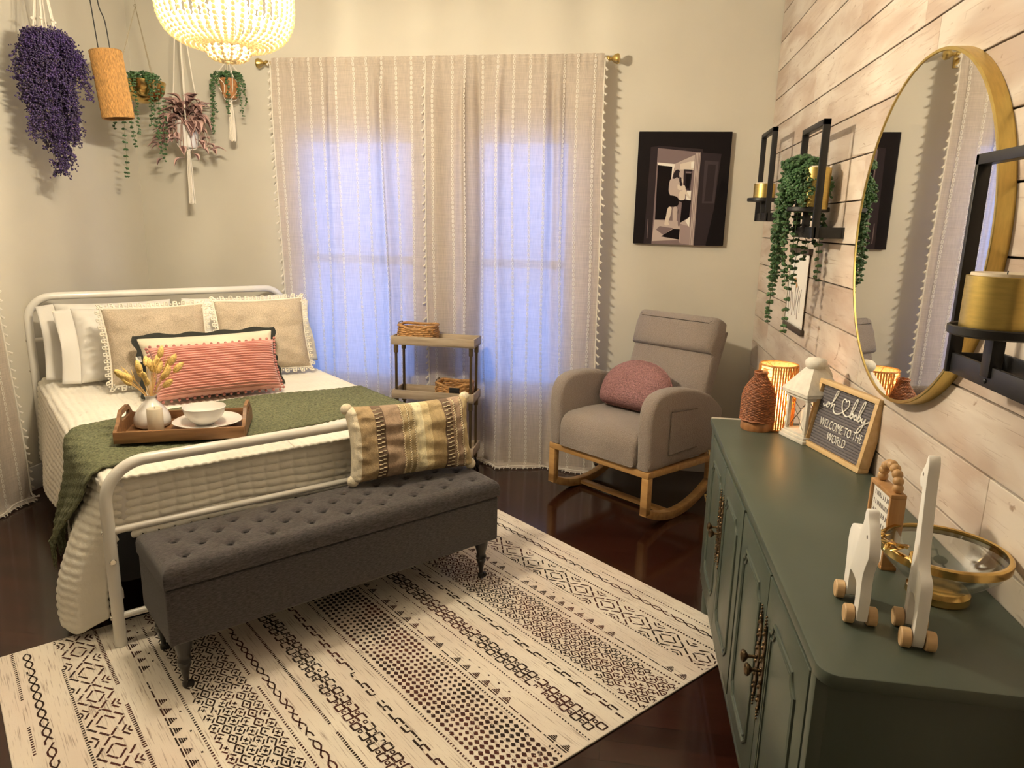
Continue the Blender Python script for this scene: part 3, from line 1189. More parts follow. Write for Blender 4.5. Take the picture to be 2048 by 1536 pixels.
t = thing('lumbar_cushion', 'ivory lumbar cushion with wavy black trim behind the pink cushion', 'cushion')
cushion_mesh(.665, .285, .13, 64, 40, pinch=.07, wr=.012, seed=4).build('cover', IVORY, t, ang=80, weld=.0005)
tr = MB()
E = cushion_edge(.665, .285, 120, .07)
vs, fs = [], []
for i, (p, o) in enumerate(E):
    wv = .022 + .006 * math.sin(i * .9)
    for k in (-.006, wv):
        vs += [p + o * k + V((0, -.004, 0)), p + o * k + V((0, .004, 0))]
for i in range(120):
    a, b = i * 4, (i + 1) % 120 * 4
    fs += [(a, b, b + 2, a + 2), (a + 1, a + 3, b + 3, b + 1), (a + 2, b + 2, b + 3, a + 3), (a, a + 1, b + 1, b)]
tr.add(vs, fs)
tr.build('black_trim', BLACK_CLOTH, t, ang=80)
lb = MB(); lb.b2((-.345, -.004, .165), (-.320, .002, .195), .001); lb.build('care_label', SHEET, t)
place(t, BED_O, BED_A, -.002, 1.085, ZB + .020, 24, -1.5)

t = thing('lumbar_cushion', 'pink ribbed lumbar cushion with pompom edge, front cushion on the bed', 'cushion')
cushion_mesh(.595, .265, .14, 64, 190, pinch=.06, rib=(21, .0095), wr=.008, seed=6).build('ribbed_cover', PINK_RIB, t, ang=80, weld=.0005)
pm = MB()
E = cushion_edge(.595, .265, 70, .06)
rn = random.Random(12)
for p, o in E:
    pm.ball(p + o * .008 + V((0, rn.uniform(-.004, .004), 0)), .0075, 7, 5)
pm.build('pompom_trim', mat('dusty_rose_pompom', (.45, .19, .165), .95), t)
place(t, BED_O, BED_A, -.020, .925, ZB + .018, 27, -2.5)

# ------------------------------------------------------------------ breakfast tray on the bed
TRAYW = wood('walnut_tray_wood', (0.16, 0.075, 0.030), (0.30, 0.155, 0.065), 0.45, 5, 0)
TA = BED_A + R(-23.3)
TO = bedP(-.312, .392, ZT + .0275)
t = thing('serving_tray', 'brown wooden serving tray with cut-out handles on the green throw', 'tray', TO, TA)
mb = MB(); mb.b2((-.225, -.148, 0), (.225, .148, .012), .002); mb.build('tray_bottom', TRAYW, t)
for s in (-1, 1):
    mb = MB(); mb.b2((-.236, s * .148, 0), (.236, s * .160, .046), .002); mb.build('side_board', TRAYW, t)
def handle_poly():
    out = [(-.148, 0), (.148, 0), (.148, .045), (.105, .062), (.062, .100), (.048, .106), (-.048, .106), (-.062, .100), (-.105, .062), (-.148, .045)]
    return out
for s in (-1, 1):
    bm_ = MB()
    op = handle_poly()
    slot = [(.048 + .013 * math.cos(a), .074 + .012 * math.sin(a)) for a in [R(-90 + 22.5 * i) for i in range(9)]] + [(-.048 + .013 * math.cos(a), .074 + .012 * math.sin(a)) for a in [R(90 + 22.5 * i) for i in range(9)]]
    # board with a real slot: ring between outline and slot sampled by angle
    def ray_hit(poly, c, ang):
        d = (math.cos(ang), math.sin(ang)); best = None
        for i in range(len(poly)):
            (x1, y1), (x2, y2) = poly[i], poly[(i + 1) % len(poly)]
            ex, ey = x2 - x1, y2 - y1
            den = d[0] * ey - d[1] * ex
            if abs(den) < 1e-9:
                continue
            tt = ((x1 - c[0]) * ey - (y1 - c[1]) * ex) / den
            ss = ((x1 - c[0]) * d[1] - (y1 - c[1]) * d[0]) / den
            if tt > 0 and -1e-6 <= ss <= 1 + 1e-6:
                best = tt if best is None else max(best, tt)
        return (c[0] + d[0] * best, c[1] + d[1] * best)
    c0 = (0, .074)
    angs = sorted(set([2 * PI * i / 72 for i in range(72)] + [math.atan2(b - c0[1], a - c0[0]) % (2 * PI) for a, b in op]))
    Oo, Ii = [ray_hit(op, c0, a) for a in angs], [ray_hit(slot, c0, a) for a in angs]
    n = len(angs)
    vs = [(d_, p[0], p[1]) for d_ in (0, .013) for ring in (Oo, Ii) for p in ring]
    fs = []
    for i in range(n):
        j = (i + 1) % n
        fs += [(i, j, n + j, n + i), (2 * n + i, 3 * n + i, 3 * n + j, 2 * n + j), (i, 2 * n + i, 2 * n + j, j), (n + i, n + j, 3 * n + j, 3 * n + i)]
    bm_.add(vs, fs, Matrix.Translation((s * .225 - (.0 if s > 0 else .013), 0, 0)) @ Matrix.Shear('XY', 4, (0, 0)))
    h = bm_.build('end_handle', TRAYW, t, ang=30)
def trayP(x, y, z=.012):
    return Matrix.Translation(TO) @ Matrix.Rotation(TA, 4, 'Z') @ V((x, y, z))
CERAM = mat('white_ceramic', (0.80, 0.77, 0.72), 0.25, coat=.3)
p = trayP(-.138, .040)
mb = MB()
mb.lathe([(.0001, 0), (.046, 0), (.054, .006), (.0575, .018), (.056, .034), (.049, .054), (.037, .072), (.024, .086), (.0165, .096), (.0155, .104), (.0195, .112), (.0175, .112), (.0135, .104), (.013, .095), (.0001, .06)], seg=36)
mb.v = [(a * 1.22, b_ * 1.22, c * 1.16) for a, b_, c in mb.v]
o = mb.build('bud_vase', CERAM, ang=50); o.location = p
tag(o, 'white teardrop bud vase on the tray holding dried grasses', 'vase')
bq = thing('dried_grass_bouquet', 'yellow dried bunny-tail grasses standing in the white bud vase', 'dried flowers', (p.x, p.y, p.z))
STRAW = mat('dry_straw_stem', (.66, .42, .16), .8)
TAIL = mat('bunny_tail_head', (.82, .56, .19), .95, var=(160, .3), bump=(300, .8))
rn = random.Random(4)
for i in range(30):
    a = rn.uniform(0, 2 * PI)
    sp = rn.uniform(.15, 1.0) ** .8
    L_ = rn.uniform(.10, .19) * (1.05 - .25 * sp)
    d = V((math.cos(a) * sp * .95, math.sin(a) * sp * .95, 1.05)).normalized()
    b0 = V((math.cos(a) * .004, math.sin(a) * .004, .105))
    e = b0 + V((d.x * L_ * .95, d.y * L_ * .95, d.z * L_)) + V((d.x, d.y, 0)) * .012
    mid = b0.lerp(e, .5) + V((-d.x, -d.y, .4)) * .008
    st = MB()
    st.tube(crom([b0, mid, e], 5), .0011, 5)
    so = st.build('grass_stem', STRAW, bq)
    hd_ = MB()
    dv = (e - mid).normalized()
    q = dv.to_track_quat('Z', 'Y').to_matrix().to_4x4()
    if i % 6 == 5:                                           # bearded wheat-like spray
        for k in range(9):
            dd = (dv + V((rn.uniform(-.3, .3), rn.uniform(-.3, .3), rn.uniform(-.2, .3)))).normalized()
            hd_.tube([e, e + dd * rn.uniform(.03, .055)], .0011, 4, radii=[.0018, .0006])
    else:
        sz = rn.uniform(1.15, 1.5)
        hd_.lathe([(.0001, -.002), (.0055 * sz, .002), (.0088 * sz, .010 * sz), (.0088 * sz, .020 * sz), (.006 * sz, .031 * sz), (.0001, .038 * sz)], (0, 0, 0), 9, M=Matrix.Translation(e) @ q)
    ho = hd_.build('seed_head', TAIL, so)
mb = MB()
mb.lathe([(.0001, 0), (.0275, 0), (.0295, .002), (.0295, .099), (.0275, .1015), (.022, .1005), (.0001, .099)], seg=28)
cd = thing('pillar_candle', 'cream pillar candle standing in front of the vase on the tray', 'candle', trayP(-.104, -.066))
mb.build('wax', mat('cream_wax', (.74, .65, .50), .5, transl=.12), cd, ang=50)
w_ = MB(); w_.tube([(0, 0, .099), (.001, 0, .107)], .0009, 5); w_.build('wick', BLACK, cd)
def wavy(k, amp, ph):
    return lambda a, z: 1 + amp * math.sin(k * a + ph) * min(1, max(0, (z) * 40))
mb = MB()
mb.lathe([(.0001, .0), (.052, 0), (.058, .003), (.085, .010), (.104, .020), (.108, .024), (.105, .0255), (.083, .015), (.055, .008), (.0001, .007)], seg=48, squash=wavy(5, .018, 1))
mb.v = [(a * 1.24, b_ * 1.24, c * 1.1) for a, b_, c in mb.v]
o = mb.build('dinner_plate', CERAM, ang=60); o.location = trayP(.078, .006)
tag(o, 'white rim plate on the tray, under the bowl', 'plate')
mb = MB()
mb.lathe([(.0001, 0), (.030, 0), (.034, .004), (.052, .018), (.066, .040), (.0715, .060), (.0725, .064), (.070, .0645), (.062, .042), (.047, .020), (.028, .009), (.0001, .008)], seg=44, squash=wavy(4, .025, 2))
mb.v = [(a * 1.18, b_ * 1.18, c * 1.12) for a, b_, c in mb.v]
o = mb.build('soup_bowl', CERAM, ang=60); o.location = trayP(.066, .008, .0222)
tag(o, 'white bowl sitting on the plate on the wooden tray', 'bowl')

# ------------------------------------------------------------------ storage bench
BEN_A = R(49.0)
BEN_O = V((-.913, 2.299, 0))
CHAR = mat('charcoal_upholstery', (0.055, 0.047, 0.048), 0.92, var=(130, .60), bump=(420, .7), stretch=(.5, 1, 2.2), sheen=.25)
CHAR_D = mat('charcoal_piping', (0.020, 0.018, 0.019), .95)
LEG = mat('black_lacquered_wood', (.010, .008, .008), .3, coat=.4)
bench = thing('storage_bench', 'charcoal tufted storage bench with turned black legs at the foot of the bed', 'bench', (BEN_O.x, BEN_O.y, .007), BEN_A)
BW, BD = .658, .335
mb = MB(); mb.b2((-BW, 0, .172), (BW, BD, .366), .010, seg=3); mb.build('storage_box', CHAR, bench)
mb = MB(); mb.b2((-BW + .006, .004, .364), (BW - .006, BD - .004, .372), .001); mb.build('lid_seam', CHAR_D, bench)
tuft = []
for r_, (yy, off, n) in enumerate(((.075, 0, 9), (.135, .5, 8), (.195, 0, 9), (.255, .5, 8))):
    for i in range(n):
        tuft.append((-.575 + (i + off) * .14375, yy))
lid = MB()
# top cushion as a heightfield with rounded rim and skirts
NX, NY = 330, 84
vs = []
for j in range(NY):
    for i in range(NX):
        x = lerp(-BW - .004, BW + .004, i / (NX - 1))
        y = lerp(-.004, BD + .004, j / (NY - 1))
        d = min(x + BW + .004, BW + .004 - x, y + .004, BD + .004 - y)
        rad = .032
        k = 0 if d >= rad else rad - math.sqrt(max(0, rad * rad - (rad - d) ** 2))
        z = .440 + .006 * math.sin(PI * min(1, max(0, y / BD))) - k
        for tx, ty in tuft:
            d2 = (x - tx) ** 2 + (y - ty) ** 2
            if d2 < .007:
                z -= .0120 * math.exp(-d2 / .00022) + .0045 * math.exp(-d2 / .0016)
                ax, ay = abs(x - tx), y - ty
                if ax < .030:
                    z -= .009 * math.exp(-((ay - .010 * (ax / .03) ** 2) / .0030) ** 2) * (1 - ax / .030)
        for tx, ty in tuft[:9]:
            if y < ty:
                z -= .0028 * math.exp(-((x - tx) / .0022) ** 2)
        vs.append((x, y, z))
fs = [(j * NX + i, j * NX + i + 1, (j + 1) * NX + i + 1, (j + 1) * NX + i) for j in range(NY - 1) for i in range(NX - 1)]
rim = [i for i in range(NX)] + [j * NX + NX - 1 for j in range(1, NY)] + [(NY - 1) * NX + i for i in range(NX - 2, -1, -1)] + [j * NX for j in range(NY - 2, 0, -1)]
n0 = len(vs)
for q in rim:
    vs.append((vs[q][0], vs[q][1], .371))
for i in range(len(rim)):
    j = (i + 1) % len(rim)
    fs.append((rim[i], n0 + i, n0 + j, rim[j]))
fs.append(tuple(n0 + i for i in range(len(rim))))
lid.add(vs, fs)
lid.build('tufted_lid', CHAR, bench, ang=75)
bt0 = None
for tx, ty in tuft:
    if bt0 is None:
        b_ = MB(); b_.ball((0, 0, 0), .0055, 8, 5, sc=(1.3, 1, .5)); bt0 = b_.build('tuft_button', CHAR_D, bench); o = bt0
    else:
        o = dupe(bt0, bench)
    o.location = (tx, ty, .4295 + .006 * math.sin(PI * ty / BD))
LP = [(.0001, .0), (.010, .0), (.013, .004), (.0125, .016), (.008, .022), (.0085, .030), (.012, .050), (.0155, .068), (.0215, .082), (.0195, .090), (.023, .096), (.021, .104), (.0185, .110), (.021, .124), (.027, .146), (.029, .160), (.029, .1725)]
for x in (-.612, .596):
    for y in (.036, BD - .032):
        mb = MB(); mb.lathe(LP, (x, y, 0), 20); lg = mb.build('leg', LEG, bench)
        w_ = MB(); w_.lathe([(.0001, -.006), (.010, -.006), (.012, 0), (.010, .006), (.0001, .006)], (0, 0, 0), 12, M=Matrix.Translation((x + .012, y - .008, .0125)) @ Matrix.Rotation(PI / 2, 4, 'X'))
        w_.build('caster', LEG, lg)

# striped lumbar pillow on the bench
t = thing('striped_pillow', 'tan and cream vertically striped lumbar pillow standing on the bench', 'pillow')
STR = [(-1, -.86, (.74, .66, .50)), (-.86, -.62, (.40, .29, .16)), (-.62, -.48, (.16, .105, .07)), (-.48, -.20, (.37, .265, .18)), (-.20, -.02, (.46, .36, .20)),
       (-.02, .13, (.78, .70, .46)), (.13, .26, (.62, .50, .28)), (.26, .48, (.43, .32, .165)), (.48, .62, (.16, .105, .07)), (.62, .84, (.37, .265, .185)), (.84, 1.01, (.55, .44, .25))]
ms = [mat('woven_stripe_%02d' % i, s[2], .9, var=(90, .12), bump=(330, .6), stretch=(1, 1, .5)) for i, s in enumerate(STR)]
mb = MB()
nu, nv = 110, 60
for side in (-1, 1):
    us = [spaced(i, nu) for i in range(nu)]
    vs = [cushion_pt(.555, .315, .15, us[i], spaced(j, nv), side, pinch=.075, wr=.016, seed=7) for j in range(nv) for i in range(nu)]
    bands = {}
    for i in range(nu - 1):
        uc = (us[i] + us[i + 1]) / 2
        k = next(q for q, s in enumerate(STR) if s[0] <= uc < s[1])
        bands.setdefault(k, []).append(i)
    o0 = len(mb.v)
    mb.add(vs, [])
    for k, cols in bands.items():
        mb.mi = k
        for j in range(nv - 1):
            for i in cols:
                a = o0 + j * nu + i
                mb.f.append((a, a + 1, a + 1 + nu, a + nu)); mb.m.append(k)
mb.build('woven_cover', ms, t, ang=80, weld=.0004)
STI = mat('raised_cream_yarn', (.72, .62, .42), .95)
DST = mat('raised_brown_yarn', (.11, .07, .045), .95)
for uu, cnt, m_, w_ in ((-.55, 17, STI, .030), (.55, 17, STI, .030)):
    y_ = MB()
    for j in range(cnt):
        v = -.93 + 1.86 * (j + .5) / cnt
        for dx, l_ in ((-.030, .055), (.028, .05)):
            a = [cushion_pt(.555, .315, .15, uu + dx + l_ * (q / 3 - .5), v + .012 * (1 if dx > 0 else -1), -1, pinch=.075, wr=.016, seed=7) + V((0, -.002, 0)) for q in range(4)]
            y_.tube(a, .0022, 5)
    y_.build('yarn_ladder', m_, t)
for uu in (-.20, -.11, -.02, .66, .80):
    y_ = MB()
    pts = [cushion_pt(.555, .315, .15, uu, -.95 + 1.9 * j / 60, -1, pinch=.075, wr=.016, seed=7) + V((.0028 * (-1) ** j, -.003, 0)) for j in range(61)]
    y_.tube(pts, .0026, 5)
    y_.build('braid_stitch', STI, t)
for sx in (-1, 1):
    for sz in (-1, 1):
        c_ = cushion_pt(.555, .315, .15, sx * .95, sz * .93, -1, pinch=.075)
        b_ = MB(); b_.ball((c_.x, 0, c_.z), .024, 14, 9, sc=(1.05, .75, 1.0)); b_.build('corner_knot', ms[0], t)
place(t, (BEN_O.x, BEN_O.y, 0), BEN_A, .384, .228, .464, 13, -11, 0)
# ------------------------------------------------------------------ rolling cart and baskets
GREYWOOD = wood('weathered_grey_wood', (.30, .235, .165), (.46, .37, .27), .6, 5, 0)
POLE = mat('aged_bronze_pole', (.20, .15, .085), .35, .9)
cart = thing('rolling_cart', 'slim three-tier grey wood cart with bronze poles before the curtains', 'cart', (-1.10, 4.092, 0), R(-1.5))
CX, CY = .254, .090
def tray_part(z, name):
    mb = MB()
    mb.b2((-CX, -CY, z), (CX, CY, z + .010), .001)
    mb.b2((-CX, -CY, z), (CX, -CY + .011, z + .052), .0015)
    mb.b2((-CX, CY - .011, z), (CX, CY, z + .052), .0015)
    mb.b2((-CX, -CY + .011, z), (-CX + .011, CY - .011, z + .052), .0015)
    mb.b2((CX - .011, -CY + .011, z), (CX, CY - .011, z + .052), .0015)
    return mb.build(name, GREYWOOD, cart)
for z in (.790, .462, .128):
    tray_part(z, 'shelf_tray')
for sx in (-1, 1):
    for sy in (-1, 1):
        x, y = sx * (CX - .024), sy * (CY - .020)
        mb = MB()
        mb.tube([(x, y, .075), (x, y, .790)], .0085, 12)
        for z in (.128, .462, .790):
            mb.lathe([(.0085, -.052), (.0135, -.048), (.0135, -.004), (.0160, -.002), (.0160, 0)], (x, y, z), 14)
        po = mb.build('pole', POLE, cart)
        mb = MB()
        mb.tube([(x, y, .075), (x, y, .058)], .006, 8)
        mb.box((x, y + .004, .052), (.022, .030, .014), .004)
        for dx in (-.012, .012):
            mb.lathe([(.0001, -.007), (.022, -.007), (.026, -.003), (.026, .003), (.022, .007), (.0001, .007)], (0, 0, 0), 16, M=Matrix.Translation((x + dx, y + .010, .026)) @ Matrix.Rotation(PI / 2, 4, 'Y'))
        mb.build('caster', BLACK, cart)

def basket(label, loc, rz, w, d, h, plate=False):
    t = thing('wicker_basket', label, 'basket', loc, rz, 'water hyacinth baskets on the cart')
    def loop(z, amp, ph, dip=0.0, r=.0):
        pts = []
        segs = []
        N = 72
        for i in range(N):
            s = i / N * 4
            k, f_ = int(s), s - int(s)
            a = 2 * f_ - 1
            u, v = ((a, -1), (1, a), (-a, 1), (-1, -a))[k]
            q = 6
            n_ = (abs(u) ** q + abs(v) ** q) ** (-1 / q)
            x, y = u * n_ * w / 2, v * n_ * d / 2
            o = amp * math.sin(i / N * 2 * PI * 18 + ph)
            zz = z - dip * max(0, 1 - (x / (w * .36)) ** 2) * (1 if y < 0 else .15)
            pts.append(V((x * (1 + o / w * 2), y * (1 + o / d * 2), zz)))
        return pts
    mb = MB()
    n = int(h / .0125)
    for i in range(n):
        z = .007 + i * .0125
        rr_ = [.0068 + .0016 * math.sin(q / 72 * 2 * PI * 36 + i * 1.3) for q in range(72)]
        mb.tube(loop(z, .0035, PI * i, .012 * (i / n) ** 2), .0068, 6, closed=True, radii=rr_)
    bo = mb.build('woven_side', WICKER, t)
    mb = MB(); mb.box((0, 0, .006), (w * .95, d * .92, .008), .003); mb.build('woven_base', WICKER, t)
    mb = MB(); mb.tube(loop(h + .004, .002, 0, .022), .0085, 8, closed=True); mb.build('rim', WICKER, t)
    mb = MB()
    mb.tube([(-w / 2 - .002, -d * .26, h), (-w / 2 - .004, -d * .22, h + .018), (-w / 2 - .004, d * .22, h + .018), (-w / 2 - .002, d * .26, h)], .0032, 6)
    mb.build('handle', POLE, t)
    if plate:
        mb = MB(); mb.b2((-.012, -d / 2 - .012, .030), (.050, -d / 2 - .006, .075), .002); po = mb.build('label_plate', BLACK, t)
    return t
basket('woven wicker basket on the top shelf of the rolling cart', (-1.210, 4.088, .801), R(-1.5), .215, .145, .098)
basket('woven wicker basket with a black label plate on the cart middle shelf', (-.985, 4.085, .473), R(-1.5), .205, .140, .088, True)

# ------------------------------------------------------------------ rocking chair (local +x = its right in the photo, local -y = forward)
CH_A = R(141.8 - 180)
CH_O = V((.05, 3.83, 0))
BOUCLE = mat('taupe_boucle', (0.335, 0.275, 0.235), 0.95, var=(260, .16), bump=(230, 1.0, .010), sheen=.3)
BOUCLE_D = mat('taupe_boucle_seam', (0.17, 0.135, 0.115), 0.95)
OAK = wood('honey_oak', (.46, .25, .085), (.60, .36, .14), .4, 5, 0, coat=.2)
chair = thing('rocking_chair', 'taupe boucle rocking armchair on a honey wood frame in the far right corner', 'chair', CH_O, CH_A)
# seat block with rounded front
mb = MB()
prof = [(-.27, .315), (-.27, .405), (-.262, .455), (-.235, .485), (-.195, .500), (-.05, .505), (.12, .495), (.28, .475), (.28, .315)]
mb.prism(prof, -.262, .262, 'x', .022, 3)
mb.build('seat_cushion', BOUCLE, chair, ang=50)
mb = MB(); mb.b2((-.335, -.243, .305), (.335, .30, .330), .008); mb.build('seat_base', BOUCLE, chair)
# backrest: lower panel and headrest bolster
LEAN = R(19)
Mb = Matrix.Translation((.018, .262, .43)) @ Matrix.Rotation(-LEAN, 4, 'X')
mb = MB()
def backw(z):
    return .268
mb.prism([(-.262, 0), (.262, 0), (.272, .20), (.268, .44), (-.268, .44), (-.272, .20)], -.055, .045, 'y', .028, 3, M=Mb)
mb.build('back_cushion', BOUCLE, chair, ang=50)
mb = MB()
mb.prism([(-.266, .408), (.266, .408), (.272, .52), (.262, .598), (.24, .612), (-.24, .612), (-.262, .598), (-.272, .52)], -.100, .048, 'y', .045, 4, M=Mb)
mb.build('headrest', BOUCLE, chair, ang=50)
mb = MB()
mb.prism([(-.245, -.03), (.245, -.03), (.255, .56), (-.255, .56)], .044, .072, 'y', .010, 2, M=Mb)
mb.build('back_shell', BOUCLE, chair)
# arm panels
ARM = [(-.252, .31), (-.262, .47), (-.262, .58), (-.248, .640), (-.215, .680), (-.165, .700), (-.09, .708), (.02, .702), (.15, .675), (.27, .632), (.36, .575), (.405, .530), (.395, .47), (.345, .31)]
ARM = [(p.x, p.z) for p in crom([(a, 0, b) for a, b in ARM], 4)]
for s in (-1, 1):
    mb = MB()
    a, b = (s * .262, s * .346)
    mb.prism(ARM, min(a, b), max(a, b), 'x', .026, 4)
    ar = mb.build('armrest', BOUCLE, chair, ang=50)
    pk = MB()
    xx = s * .3475
    pk.prism([(-.10, .37), (-.098, .60), (.13, .585), (.15, .37)], min(xx, xx + s * .006), max(xx, xx + s * .006), 'x', .003, 1)
    po = pk.build('side_pocket', BOUCLE, ar)
    sm = MB()
    sm.tube([(xx + s * .006, -.098, .598), (xx + s * .006, .128, .583)], .003, 6)
    sm.build('pocket_seam', BOUCLE_D, po)
    sm = MB()
    sm.tube([(xx + s * .006, -.10, .372), (xx + s * .006, .148, .372)], .0025, 6)
    sm.build('pocket_seam', BOUCLE_D, po)
# timber frame
def bar(name, lo, hi, M=None):
    mb = MB(); mb.b2(lo, hi, .004, M); return mb.build(name, OAK, chair)
bar('front_rail', (-.345, -.252, .272), (.345, -.212, .306))
bar('rear_rail', (-.30, .32, .262), (.30, .352, .296))
for s in (-1, 1):
    bar('front_leg', (s * .345, -.252, .075), (s * .303, -.212, .273))
    Ms = Matrix.Translation((0, -.215, .289)) @ Matrix.Rotation(R(-2.5), 4, 'X')
    bar('side_rail', (s * .345, 0, -.017), (s * .303, .62, .017), Ms)
    rk = MB()
    top, bot = [], []
    for i in range(25):
        y = lerp(-.252, .50, i / 24)
        z = ((y - .02) / .78) ** 2 * .60 + .0
        top.append((y, z + .046)); bot.append((y, z))
    rk.prism(bot + top[::-1], min(s * .345, s * .303), max(s * .345, s * .303), 'x', .004, 2)
    rk.build('rocker', OAK, chair)
    bar('rear_leg', (s * .338, .315, .145), (s * .310, .352, .275))
bar('stretcher', (-.303, -.020, .012), (.303, .020, .034))
# half-round pink pillow on the seat
MAUVE = mat('mauve_knit', (0.40, 0.205, 0.205), .95, var=(150, .35), bump=(200, 1.0, .008), voro=True)
t = thing('half_round_pillow', 'dusty pink half-round knit pillow on the rocking chair seat', 'pillow')
mb = MB()
n1, n2 = 64, 18
for side in (-1, 1):
    vs = []
    for j in range(n2):
        k = math.sin(PI / 2 * j / (n2 - 1))                   # 0 centre .. 1 rim
        for i in range(n1):
            a = 2 * PI * i / n1
            c_, s_ = math.cos(a), math.sin(a)
            q = 6 if s_ < 0 else 2.15
            r_ = (abs(c_) ** q + abs(s_) ** q) ** (-1 / q)
            x = .225 * c_ * r_ * k
            z = (.185 * s_ * r_ * k) if s_ > 0 else (.085 * s_ * r_ * k)
            dd = .085 * max(0, 1 - k ** 3.2) ** .5
            vs.append((x, side * dd + .004 * noise.noise(V((x * 9, z * 9, side))), z + .085))
    fs = [(j * n1 + i, j * n1 + (i + 1) % n1, (j + 1) * n1 + (i + 1) % n1, (j + 1) * n1 + i) for j in range(n2 - 1) for i in range(n1)]
    mb.add(vs, fs)
mb.build('knit_cover', MAUVE, t, ang=80, weld=.0005)
pm = MB()
pts = []
for i in range(n1):
    a = 2 * PI * i / n1
    c_, s_ = math.cos(a), math.sin(a)
    q = 6 if s_ < 0 else 2.15
    r_ = (abs(c_) ** q + abs(s_) ** q) ** (-1 / q)
    pts.append(V((.226 * c_ * r_, 0, (.186 * s_ * r_ if s_ > 0 else .086 * s_ * r_) + .085)))
pm.tube(pts, .0045, 6, closed=True)
pm.build('welt_cord', MAUVE, t)
place(t, CH_O, CH_A, -.01, .045, .520, 21, 3)

# ------------------------------------------------------------------ canvas photograph on the back wall
cv = thing('canvas_print', 'black and white canvas photograph on the back wall above the rocking chair', 'picture', (.029, YB, 1.406))
CWD, CHT, CT = .522, .634, .032
PX = lambda p: (((p[0] - (432 - 80 * (p[1] - 135) / 1220)) / (1020 - 30 * (p[1] - 135) / 1220)) * CWD, (1 - (p[1] - 135) / 1226) * CHT)
mb = MB(); mb.b2((0, -CT, 0), (CWD, 0, CHT), .003); mb.build('stretcher_canvas', mat('near_black_print', (.011, .0085, .0095), .9, spec=.12), cv)
shades = {k: mat('print_tone_%d' % i, c, .9, spec=.12) for i, (k, c) in enumerate((('d0', (.008, .006, .007)), ('d1', (.030, .022, .026)), ('d2', (.055, .042, .048)), ('m', (.20, .15, .155)), ('l0', (.33, .255, .255)), ('l1', (.48, .40, .37)), ('l2', (.66, .58, .50)), ('h', (.80, .76, .70))))}
names = list(shades)
pr = MB()
lay = [0]
def poly(k, *pts, soft=False):
    lay[0] += 1
    if soft:
        for _ in range(2):                                   # corner cutting
            n_ = len(pts)
            pts = [q for i in range(n_) for q in ((pts[i][0] * .78 + pts[(i + 1) % n_][0] * .22, pts[i][1] * .78 + pts[(i + 1) % n_][1] * .22), (pts[i][0] * .22 + pts[(i + 1) % n_][0] * .78, pts[i][1] * .22 + pts[(i + 1) % n_][1] * .78))]
    pr.mi = names.index(k)
    pr.add([(PX(p)[0], -CT - .0006 - .00004 * lay[0], PX(p)[1]) for p in pts], [tuple(range(len(pts)))])
poly('d1', (560, 300), (640, 290), (560, 1360), (470, 1360))
poly('d1', (640, 285), (1130, 320), (1130, 355), (640, 312))
poly('d1', (1110, 355), (1330, 370), (1245, 960), (1150, 1365), (1020, 1368))
poly('d2', (1150, 440), (1300, 450), (1250, 900), (1115, 900))
poly('d1', (1185, 480), (1270, 485), (1225, 880), (1140, 880))
poly('d0', (1245, 960), (1330, 640), (1400, 700), (1335, 1365), (1150, 1368))
poly('m', (638, 310), (1110, 355), (1020, 1366), (558, 1360))
poly('m', (636, 330), (930, 355), (860, 470), (632, 462))
poly('l1', (820, 480), (1045, 380), (1030, 545), (815, 545))
poly('l2', (880, 480), (1035, 440), (1025, 540), (880, 540))
poly('h', (1000, 460), (1038, 450), (1030, 520), (1000, 520))
poly('l1', (810, 545), (920, 545), (900, 870), (800, 870))
poly('h', (630, 465), (825, 480), (790, 640), (775, 640), (795, 512), (634, 492))
poly('d0', (636, 494), (795, 508), (742, 1085), (600, 1090))
poly('l1', (590, 1092), (880, 1100), (868, 1345), (560, 1358))
poly('m', (650, 1160), (800, 1180), (690, 1260), (610, 1200))
poly('d0', (662, 1276), (800, 1188), (872, 1190), (860, 1306))
poly('m', (565, 1330), (860, 1310), (870, 1364), (560, 1360))
poly('d1', (920, 536), (1016, 540), (985, 765), (918, 748))
poly('m', (940, 560), (1005, 562), (1000, 580), (940, 578))
poly('d0', (945, 582), (1000, 584), (975, 740), (936, 735))
poly('h', (955, 770), (1000, 765), (990, 880), (940, 860))
poly('d0', (880, 860), (998, 872), (975, 1055), (868, 1125), (850, 1000))
poly('l1', (880, 1118), (980, 1060), (975, 1160), (875, 1130))
poly('l0', (876, 1130), (1010, 1165), (1005, 1366), (866, 1345))
poly('h', (930, 1095), (985, 1050), (975, 1165))
poly('l1', (1050, 362), (1108, 358), (1018, 1366), (975, 1364))
for dx in (12, 30, 46):
    poly('m', (1052 + dx, 362), (1058 + dx, 362), (980 + dx * .8, 1364), (975 + dx * .8, 1364))
poly('m', (520, 1085), (527, 1085), (512, 1300), (504, 1300))
# the two standing figures in the picture
poly('l1', (795, 945), (852, 940), (838, 1080), (832, 1165), (796, 1160), (792, 1060), soft=True)
poly('l2', (742, 945), (790, 945), (772, 1040), (742, 1120), (766, 1145), (695, 1156), (716, 1080), soft=True)
poly('m', (862, 885), (900, 885), (886, 1000), (872, 1165), (848, 1155), (856, 1000), soft=True)
poly('l2', (868, 770), (932, 760), (935, 870), (862, 875), soft=True)
poly('d0', (862, 868), (908, 882), (902, 892), (866, 886), soft=True)
poly('l2', (905, 700), (935, 715), (940, 760), (1000, 858), (985, 868), (925, 790), (900, 760), soft=True)
poly('d1', (868, 618), (895, 622), (905, 690), (892, 730), (872, 700), soft=True)
poly('l2', (892, 625), (915, 645), (912, 680), (900, 690), soft=True)
poly('l1', (762, 655), (800, 628), (858, 640), (880, 690), (862, 770), (850, 832), (748, 815), soft=True)
